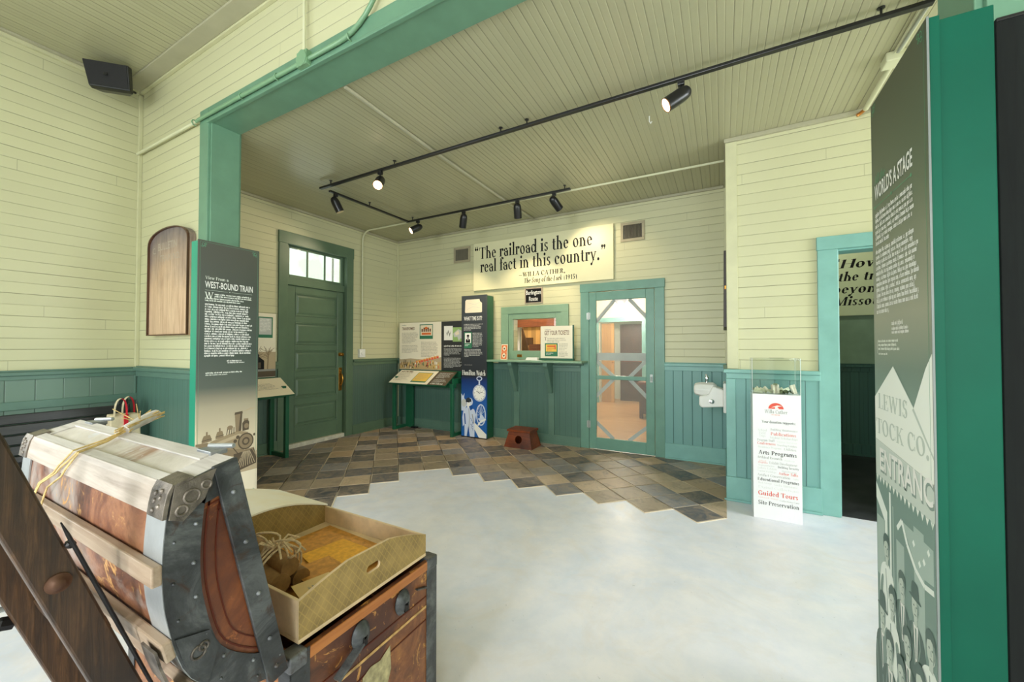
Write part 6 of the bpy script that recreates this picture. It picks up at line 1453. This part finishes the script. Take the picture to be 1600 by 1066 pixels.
# box
BY0, BY1, BZ = .587, 1.123, .60
b = MB()
b.box((TX0, BY0, .03), (TX1, BY1, .05), M_base)
b.box((TX1 - .014, BY0, .05), (TX1, BY1, BZ), M_base); b.box((TX0, BY0, .05), (TX0 + .014, BY1, BZ), M_base); b.box((TX0 + .014, BY0, .05), (TX1 - .014, BY0 + .014, BZ), M_base); b.box((TX0 + .014, BY1 - .014, .05), (TX1 - .014, BY1, BZ), M_base)
for x in (TX0 + .04, TX1 - .10):
    for y in (BY0 + .04, BY1 - .1): b.box((x, y, 0), (x + .06, y + .06, .03), M_dkwood)
box_ = b.build('box', t)
for y, dy in ((BY0, 1), (BY1, -1)):
    for x, dx in ((TX1, -1), (TX0, 1)):
        b = MB(); b.box((x - dx * .004, y - dy * .004, .03), (x + dx * .0, y + dy * .048, BZ + .003), M_gdark); b.box((x - dx * .004, y - dy * .004, .03), (x + dx * .045, y, BZ + .003), M_gdark); b.build('corner_strip', box_, bevel=.0015)
        b = MB(); b.box((x - dx * .006, y - dy * .006, BZ - .035), (x + dx * .04, y + dy * .04, BZ + .005), M_galv if dy > 0 else M_gdark); b.build('corner_plate', box_, bevel=.005, seg=3)
b = MB(); b.box((TX1 + .0003, BY0 + .048, BZ - .028), (TX1 + .004, BY1 - .048, BZ), wood('orange_top_edge', S(160, 92, 40), S(196, 126, 62), 'y', 1, .4)); b.build('top_edge', box_)
for y in (.79, .955):            # handle loops, strap gone
    b = MB(); b.lathe((TX1 + .001, y, .53), (1, 0, 0), [(0, .030), (.004, .031), (.012, .026), (.02, .016), (.023, .004)], M_gdark, 20); b.box((TX1 + .004, y - .008, .512), (TX1 + .024, y + .008, .532), M_iron)
    for q in b.v: q.z = .53 + (q.z - .53) * 1.28; 
    b.build('handle_loop', box_, smooth=True)
b = MB(); b.bar((TX1 + .015, .785, .515), (TX1 + .02, .70, .475), .022, .008, M_gdark); b.build('leather_stub', box_)
b = MB(); b.bar((TX1 + .003, 1.02, .535), (TX1 + .006, 1.065, .52), .016, .004, M_gdark); b.build('leather_stub', box_)
for z in (.48, .40):
    b = MB(); b.box((TX1 + .0004, BY0 + .05, z), (TX1 + .0016, BY1 - .05, z + .004), M_line); b.build('painted_line', box_)
b = MB(); b.box((TX1 + .0004, BY0 + .05, .444), (TX1 + .0022, BY1 - .05, .452), plain('frayed_canvas_seam', S(206, 164, 104), .7, var=.3, scale=30)); b.build('canvas_seam', box_)
b = MB(); b.poly([(TX1 + .002, .80, .40), (TX1 + .002, .83, .412), (TX1 + .002, .865, .405), (TX1 + .002, .905, .425), (TX1 + .002, .91, .35), (TX1 + .002, .89, .30), (TX1 + .002, .81, .29), (TX1 + .002, .795, .34)], plain('torn_label', S(176, 164, 122), .7, var=.25, scale=40)); b.build('torn_label', box_)

# lift-out tray resting on the box rim
k = Mat('patterned_tray_paper', .6); xs = k.sep()
g1 = k.math('FRACT', k.math('MULTIPLY', k.math('ADD', k.math('ADD', xs[1], xs[0]), k.math('MULTIPLY', xs[2], .75)), 46.0)); g2 = k.math('FRACT', k.math('MULTIPLY', k.math('SUBTRACT', k.math('ADD', xs[1], xs[0]), k.math('MULTIPLY', xs[2], .75)), 46.0))
ln = k.math('MAXIMUM', k.math('LESS_THAN', g1, .14), k.math('LESS_THAN', g2, .14))
n = k.noise(14, 6); base = k.ramp(n, [(.3, S(128, 106, 62)), (.7, S(168, 140, 84))])
k.color(k.mix(k.math('MULTIPLY', ln, .32), base, S(196, 162, 90))); M_tray = k.m
M_traycard = plain('cream_tray_card', S(228, 200, 160), .6, var=.1, scale=14, bump=.1)
k = Mat('cream_lid_paper', .55); n = k.noise(7, 5); k.color(k.ramp(n, [(.35, S(250, 240, 222)), (.6, S(252, 246, 236)), (.75, S(222, 230, 236))])); M_cover = k.m
A0, A1, B0, B1, ZB = -1.80, -.934, .615, 1.088, .612
hc, ha = .700, .750
def hrim(y): return .717 - .030 * (y - .615) / .473
t2 = thing('trunk_tray', 'lift-out paper-lined tray with arched ends resting on the open trunk', 'tray', (-1.37, .85, ZB))
b = MB(); b.box((A0, B0, ZB), (A1, B1, ZB + .010), M_traycard); b.build('tray_floor', t2)
def archwall(x0, x1, mats, hole=False):
    b = MB(); n = 20
    top_ = [(B0 + (B1 - B0) * i / n, hrim(B0 + (B1 - B0) * i / n) + (ha - hc) * math.sin(PI * i / n)) for i in range(n + 1)]
    if not hole:
        ring = [(B0, ZB + .01)] + [(B1, ZB + .01)] + top_[::-1]
        b.prism(ring, lambda u, v, tt: (tt, u, v), x0, x1, M_tray)
    else:
        hy, hz, hr, hl = .852, .688, .012, .014
        hp = [(hy + (hl if math.cos(2 * PI * i / 24) > 0 else -hl) + hr * math.cos(2 * PI * i / 24), hz + hr * math.sin(2 * PI * i / 24)) for i in range(24)]
        out = []
        for (y, z) in hp:
            dy, dz = y - hy, (z - hz); L_ = math.hypot(dy, dz); dy, dz = dy / L_, dz / L_; tt = 9.0
            for s_ in [i * .002 for i in range(1, 200)]:
                yy, zz = hy + dy * s_, hz + dz * s_
                if yy <= B0 or yy >= B1 or zz <= ZB + .01 or zz >= hrim(yy) + (ha - hc) * math.sin(PI * (yy - B0) / (B1 - B0)):
                    out.append((min(max(yy, B0), B1), max(zz, ZB + .01))); break
        # corners
        N = 24
        def near(c): return min(range(N), key=lambda i: (out[i][0] - c[0]) ** 2 + (out[i][1] - c[1]) ** 2)
        for c in ((B0, ZB + .01), (B1, ZB + .01), (B0, hrim(B0)), (B1, hrim(B1))): out[near(c)] = c
        top2 = []
        for x in (x0, x1):
            v = [(x, y, z) for y, z in hp] + [(x, y, z) for y, z in out]
            b.add(v, [(i, (i + 1) % N, N + (i + 1) % N, N + i) for i in range(N)], M_tray)
        v = [(x0, y, z) for y, z in hp] + [(x1, y, z) for y, z in hp]; b.add(v, [(i, (i + 1) % N, N + (i + 1) % N, N + i) for i in range(N)], M_traycard)
        v = [(x0, y, z) for y, z in out] + [(x1, y, z) for y, z in out]; b.add(v, [(i, (i + 1) % N, N + (i + 1) % N, N + i) for i in range(N)], M_traycard)
    return b
archwall(A1 - .009, A1, None, True).build('end_wall', t2)
archwall(-1.478, -1.470, None).build('divider', t2)
archwall(A0, A0 + .009, None).build('end_wall', t2)
for y0, y1 in ((B0, B0 + .009), (B1 - .009, B1)):
    b = MB(); b.box((A0 + .009, y0, ZB + .01), (A1 - .009, y1, hrim((y0 + y1) / 2)), M_traycard); b.build('side_wall', t2, bevel=.002)
b = MB(); n = 20
top_ = [(B0 + (B1 - B0) * i / n, hrim(B0 + (B1 - B0) * i / n) + .002 + (ha - hc) * math.sin(PI * i / n)) for i in range(n + 1)]
ring = top_ + [(y, z + .006) for y, z in reversed(top_)]
b.prism(ring, lambda u, v, tt: (tt, u, v), A0 - .004, -1.466, M_cover); b.build('compartment_lid', t2)

# things in the tray
M_kraft = plain('amber_kraft_paper', S(252, 180, 52), .6, var=.12, scale=60, bump=.15); M_kraft2 = plain('brown_kraft_paper', S(214, 150, 66), .6, var=.15, scale=50, bump=.15)
M_twine = plain('jute_twine', S(230, 204, 166), .8, var=.2, scale=80, bump=.4); M_tagp = plain('tag_paper', S(232, 200, 140), .6, var=.05)
ZF = ZB + .011
def sheet(name, pts, z, mat, lab, cat, curl=.0, grp=None):
    b = MB(); p = [Vector((x, y, z + dz)) for x, y, dz in pts]
    b.add(p + [q + Vector((0, 0, .0012)) for q in p], [(3, 2, 1, 0), (4, 5, 6, 7), (0, 1, 5, 4), (1, 2, 6, 5), (2, 3, 7, 6), (3, 0, 4, 7)], mat); o = b.build(name); tag(o, lab, cat, grp); return o
sheet('kraft_sheet', [(-1.44, .80, 0), (-1.00, .66, 0), (-.96, 1.04, .0), (-1.42, 1.065, .0)], ZF, M_kraft2, 'large brown kraft paper sheet on the tray bottom', 'paper')
sheet('kraft_sheet', [(-1.30, .86, .002), (-1.08, .80, .012), (-1.02, .99, .012), (-1.27, 1.01, .002)], ZF + .002, M_kraft, 'amber paper sheet on top of the brown one in the tray', 'paper')
for i, lab in enumerate(('lowest of the fanned brown booklets in the tray', 'middle one of the fanned brown booklets in the tray', 'topmost of the fanned brown booklets in the tray')):
    a = i * .012
    sheet('booklet', [(-1.22 + a, .78 - a, .0), (-1.03 + a, .74 - a * .5, .002), (-.99 + a * .4, .86 - a, .002), (-1.19 + a, .89 - a, .0)], ZF + .016 + i * .006, M_kraft2, lab, 'booklet', grp='fanned booklets')
tg = sheet('luggage_tag', [(-1.10, .70, .0), (-1.0, .67, .0), (-.965, .77, .0), (-1.07, .80, .0)], ZF + .038, M_tagp, 'pale printed tag leaning on the booklets at the near end of the tray', 'tag')
sh = Sheet((-1.06, .70, ZF + .0395), (.95, -.30, 0), (.3, .95, 0)); sh.greek(.0, .075, .07, 6, .011, .005, K_grey, 81, ragged=.1, lv=1); sh.build('printed_lines', tg)
M_roll = plain('brown_roll_paper', S(150, 112, 66), .6, var=.2, scale=30, bump=.2)
t3 = thing('twine_bundle', 'rolled brown papers tied with loose jute twine at the left of the tray', 'bundle', (-1.26, .75, ZF))
for k_, (oy, oz, r) in enumerate(((.69, .048, .030), (.755, .036, .026), (.72, .085, .026))):
    b = MB(); b.tube([(-1.40, oy + .02, ZF + oz), (-1.12, oy - .01, ZF + oz)], r, M_roll, 14); b.build('paper_roll', t3, smooth=True)
R = random.Random(5)
b = MB()
for k_ in range(3):
    x = -1.22 + k_ * .016; n = 22
    b.tube([(x + .004 * math.sin(i), .722 + .066 * math.cos(2 * PI * i / n), ZF + .062 + .056 * math.sin(2 * PI * i / n)) for i in range(n)], .0035, M_twine, 6, closed=True)
for k_ in range(9):
    a = R.uniform(0, 6.28); l_ = R.uniform(.04, .09); p0 = Vector((-1.20, .715, ZF + .118))
    b.tube([p0, p0 + Vector((math.cos(a) * l_ * .5, math.sin(a) * l_ * .5, .022)), p0 + Vector((math.cos(a) * l_, math.sin(a) * l_, R.uniform(-.03, .0)))], .003, M_twine, 6)
for k_ in range(2):
    n = 18; c = Vector((-1.20 + .05 * (1 if k_ else -1), .72, ZF + .13)); b.tube([c + Vector((.05 * math.cos(2 * PI * i / n), .014 * math.sin(4 * PI * i / n), .022 * math.sin(2 * PI * i / n))) for i in range(n)], .0032, M_twine, 6, closed=True)
b.build('twine', t3, smooth=True)

# twine round the lid holding a pale stick with straw
M_straw = plain('pale_straw', S(222, 192, 128), .7, var=.2, scale=60); M_stick = plain('whitened_stick', S(214, 208, 204), .55, var=.1, scale=30, bump=.3)
t4 = thing('straw_bundle', 'pale stick and straw tied with thin twine on top of the trunk lid', 'bundle', (-1.47, .48, 1.12))
def ab(x, y, h=0): return Vector((x, y, 1.114 + (y - .459) * .292 + h))
p0, p1 = Vector((-1.435, .440, 1.126)), Vector((-1.50, .53, 1.150))
b = MB(); b.tube([p0, (p0 + p1) / 2 + Vector((.004, 0, .003)), p1], [.012, .014, .014], M_stick, 12); b.build('stick', t4, smooth=True)
b = MB(); R = random.Random(3)
for i in range(12):
    o1 = Vector((R.uniform(-.012, .012), R.uniform(-.016, .016), R.uniform(-.004, .014))); o2 = Vector((R.uniform(-.016, .016), R.uniform(-.016, .016), R.uniform(-.008, .014)))
    b.tube([p0 + o1 + (p0 - p1) * R.uniform(0, .2), (p0 + p1) / 2 + (o1 + o2) / 2, p1 + o2], .0017, M_straw, 5)
for i in range(5):
    q = p0.lerp(p1, .45); b.tube([q, q + Vector((R.uniform(-.06, .06), R.uniform(-.06, .06), R.uniform(.02, .06)))], .0012, M_straw, 5)
b.build('straw', t4)
b = MB()
for xa, xb, xc in ((-1.44, -1.40, -1.60), (-1.43, -1.39, -1.52), (-1.445, -1.43, -1.60)):
    path = [ab(xa, .44, .014), ab((xa + xb) / 2, .40, .010)]
    path += [prof(1.0) + pnorm(1.2) * .0 + Vector((xb, -.010, .010))]
    for i in range(1, 12):
        s_ = 1.15 + 3.2 * i / 11; path.append(prof(s_) + pnorm(s_) * (.03 if s_ > 2.3 else .014) + Vector((xb + (xc - xb) * i / 6, 0, 0)))
    b.tube(path, .0022, M_straw, 6)
b.build('twine', t4, smooth=True)

# ------------------------------------------------------------------ hand truck leaning by the trunk
k = Mat('oily_old_beam', .42)
v = k.mapping((24, 24, 1.6), rot=(math.radians(19), 0, 0)); n = k.noise(4, 8, v, .7, .5); n2 = k.noise(4.5, 5)
c = k.ramp(n, [(.3, S(34, 22, 12)), (.52, S(70, 47, 27)), (.72, S(108, 76, 46))]); k.color(k.mix(k.ramp(n2, [(.46, (0, 0, 0, 1)), (.68, (.85, .85, .85, 1))]), c, S(30, 21, 14))); k.bump(n, .25, .003)
M_beam = k.m
t5 = thing('hand_truck', 'dark timber hand truck with iron fittings leaning in front of the trunk', 'hand truck', (-1.19, .54, 0))
SL = .344
def rc(z, x, dy=0): return Vector((x, .214 + (1.015 - z) * SL + dy, z))
up_ = Vector((0, 1, SL)).normalized()
for x in (-1.052, -1.335):
    dy = -.008 if x > -1.2 else -.034
    b = MB(); a, c = rc(1.5, x, dy), rc(.045, x, dy); b.bar(a, c, .034, .055, M_beam, up_); b.build('rail', t5, bevel=.004)
for z in (1.18, .80, .45, .15):
    b = MB(); b.bar(rc(z, -1.075), rc(z, -1.312), .03, .05, M_beam, up_); b.build('cross_bar', t5, bevel=.003)
b = MB(); b.lathe(rc(.935, -1.035, -.008), (1, 0, 0), [(0, .017), (.003, .017), (.005, .011), (.008, .009), (.010, .005), (.0105, 0)], plain('rusty_bolt', S(92, 62, 44), .5, .5, var=.2), 20); b.build('bolt', t5, smooth=True)
b = MB(); b.tube([rc(1.045, -1.02, .028), rc(1.02, -1.018, .028), rc(.88, -1.018, .028), rc(.60, -1.018, .028), rc(.2, -1.02, .024)], [.001, .003, .0035, .003, .003], M_iron, 8); b.build('iron_rod', t5, smooth=True)
b = MB(); b.lathe(rc(1.0, -1.032, .026), (1, 0, 0), [(0, .007), (.010, .007), (.013, .004), (.014, 0)], M_iron, 8); b.build('rod_bolt', t5)
b = MB(); s0 = rc(.885, -1.335, -.062); b.bar(s0, s0 + Vector((0, -.32, -.11)), .018, .028, M_steel); b.build('side_strap', t5)
b = MB(); s0 = rc(.80, -1.335, -.062); b.tube([s0, s0 + Vector((0, -.32, .07))], .006, M_steel, 8); b.lathe(rc(.765, -1.335, -.062), (0, -1, .35), [(0, .014), (.02, .014), (.03, .008), (.05, .007)], M_iron, 8); b.build('tie_rod', t5)
for x in (-1.40, -.99):
    b = MB(); b.lathe((x - .02, .41, .10), (1, 0, 0), [(0, .085), (0, .10), (.04, .10), (.04, .085), (.032, .08), (.032, .02), (.04, .018), (.04, 0)], M_iron, 28); b.build('wheel', t5, smooth=True)
b = MB(); b.tube([(-1.43, .41, .10), (-.96, .41, .10)], .011, M_iron, 10)
for x in (-1.052, -1.335): b.bar((x, .41, .10), rc(.22, x, -.03), .02, .03, M_iron)
b.build('axle', t5)
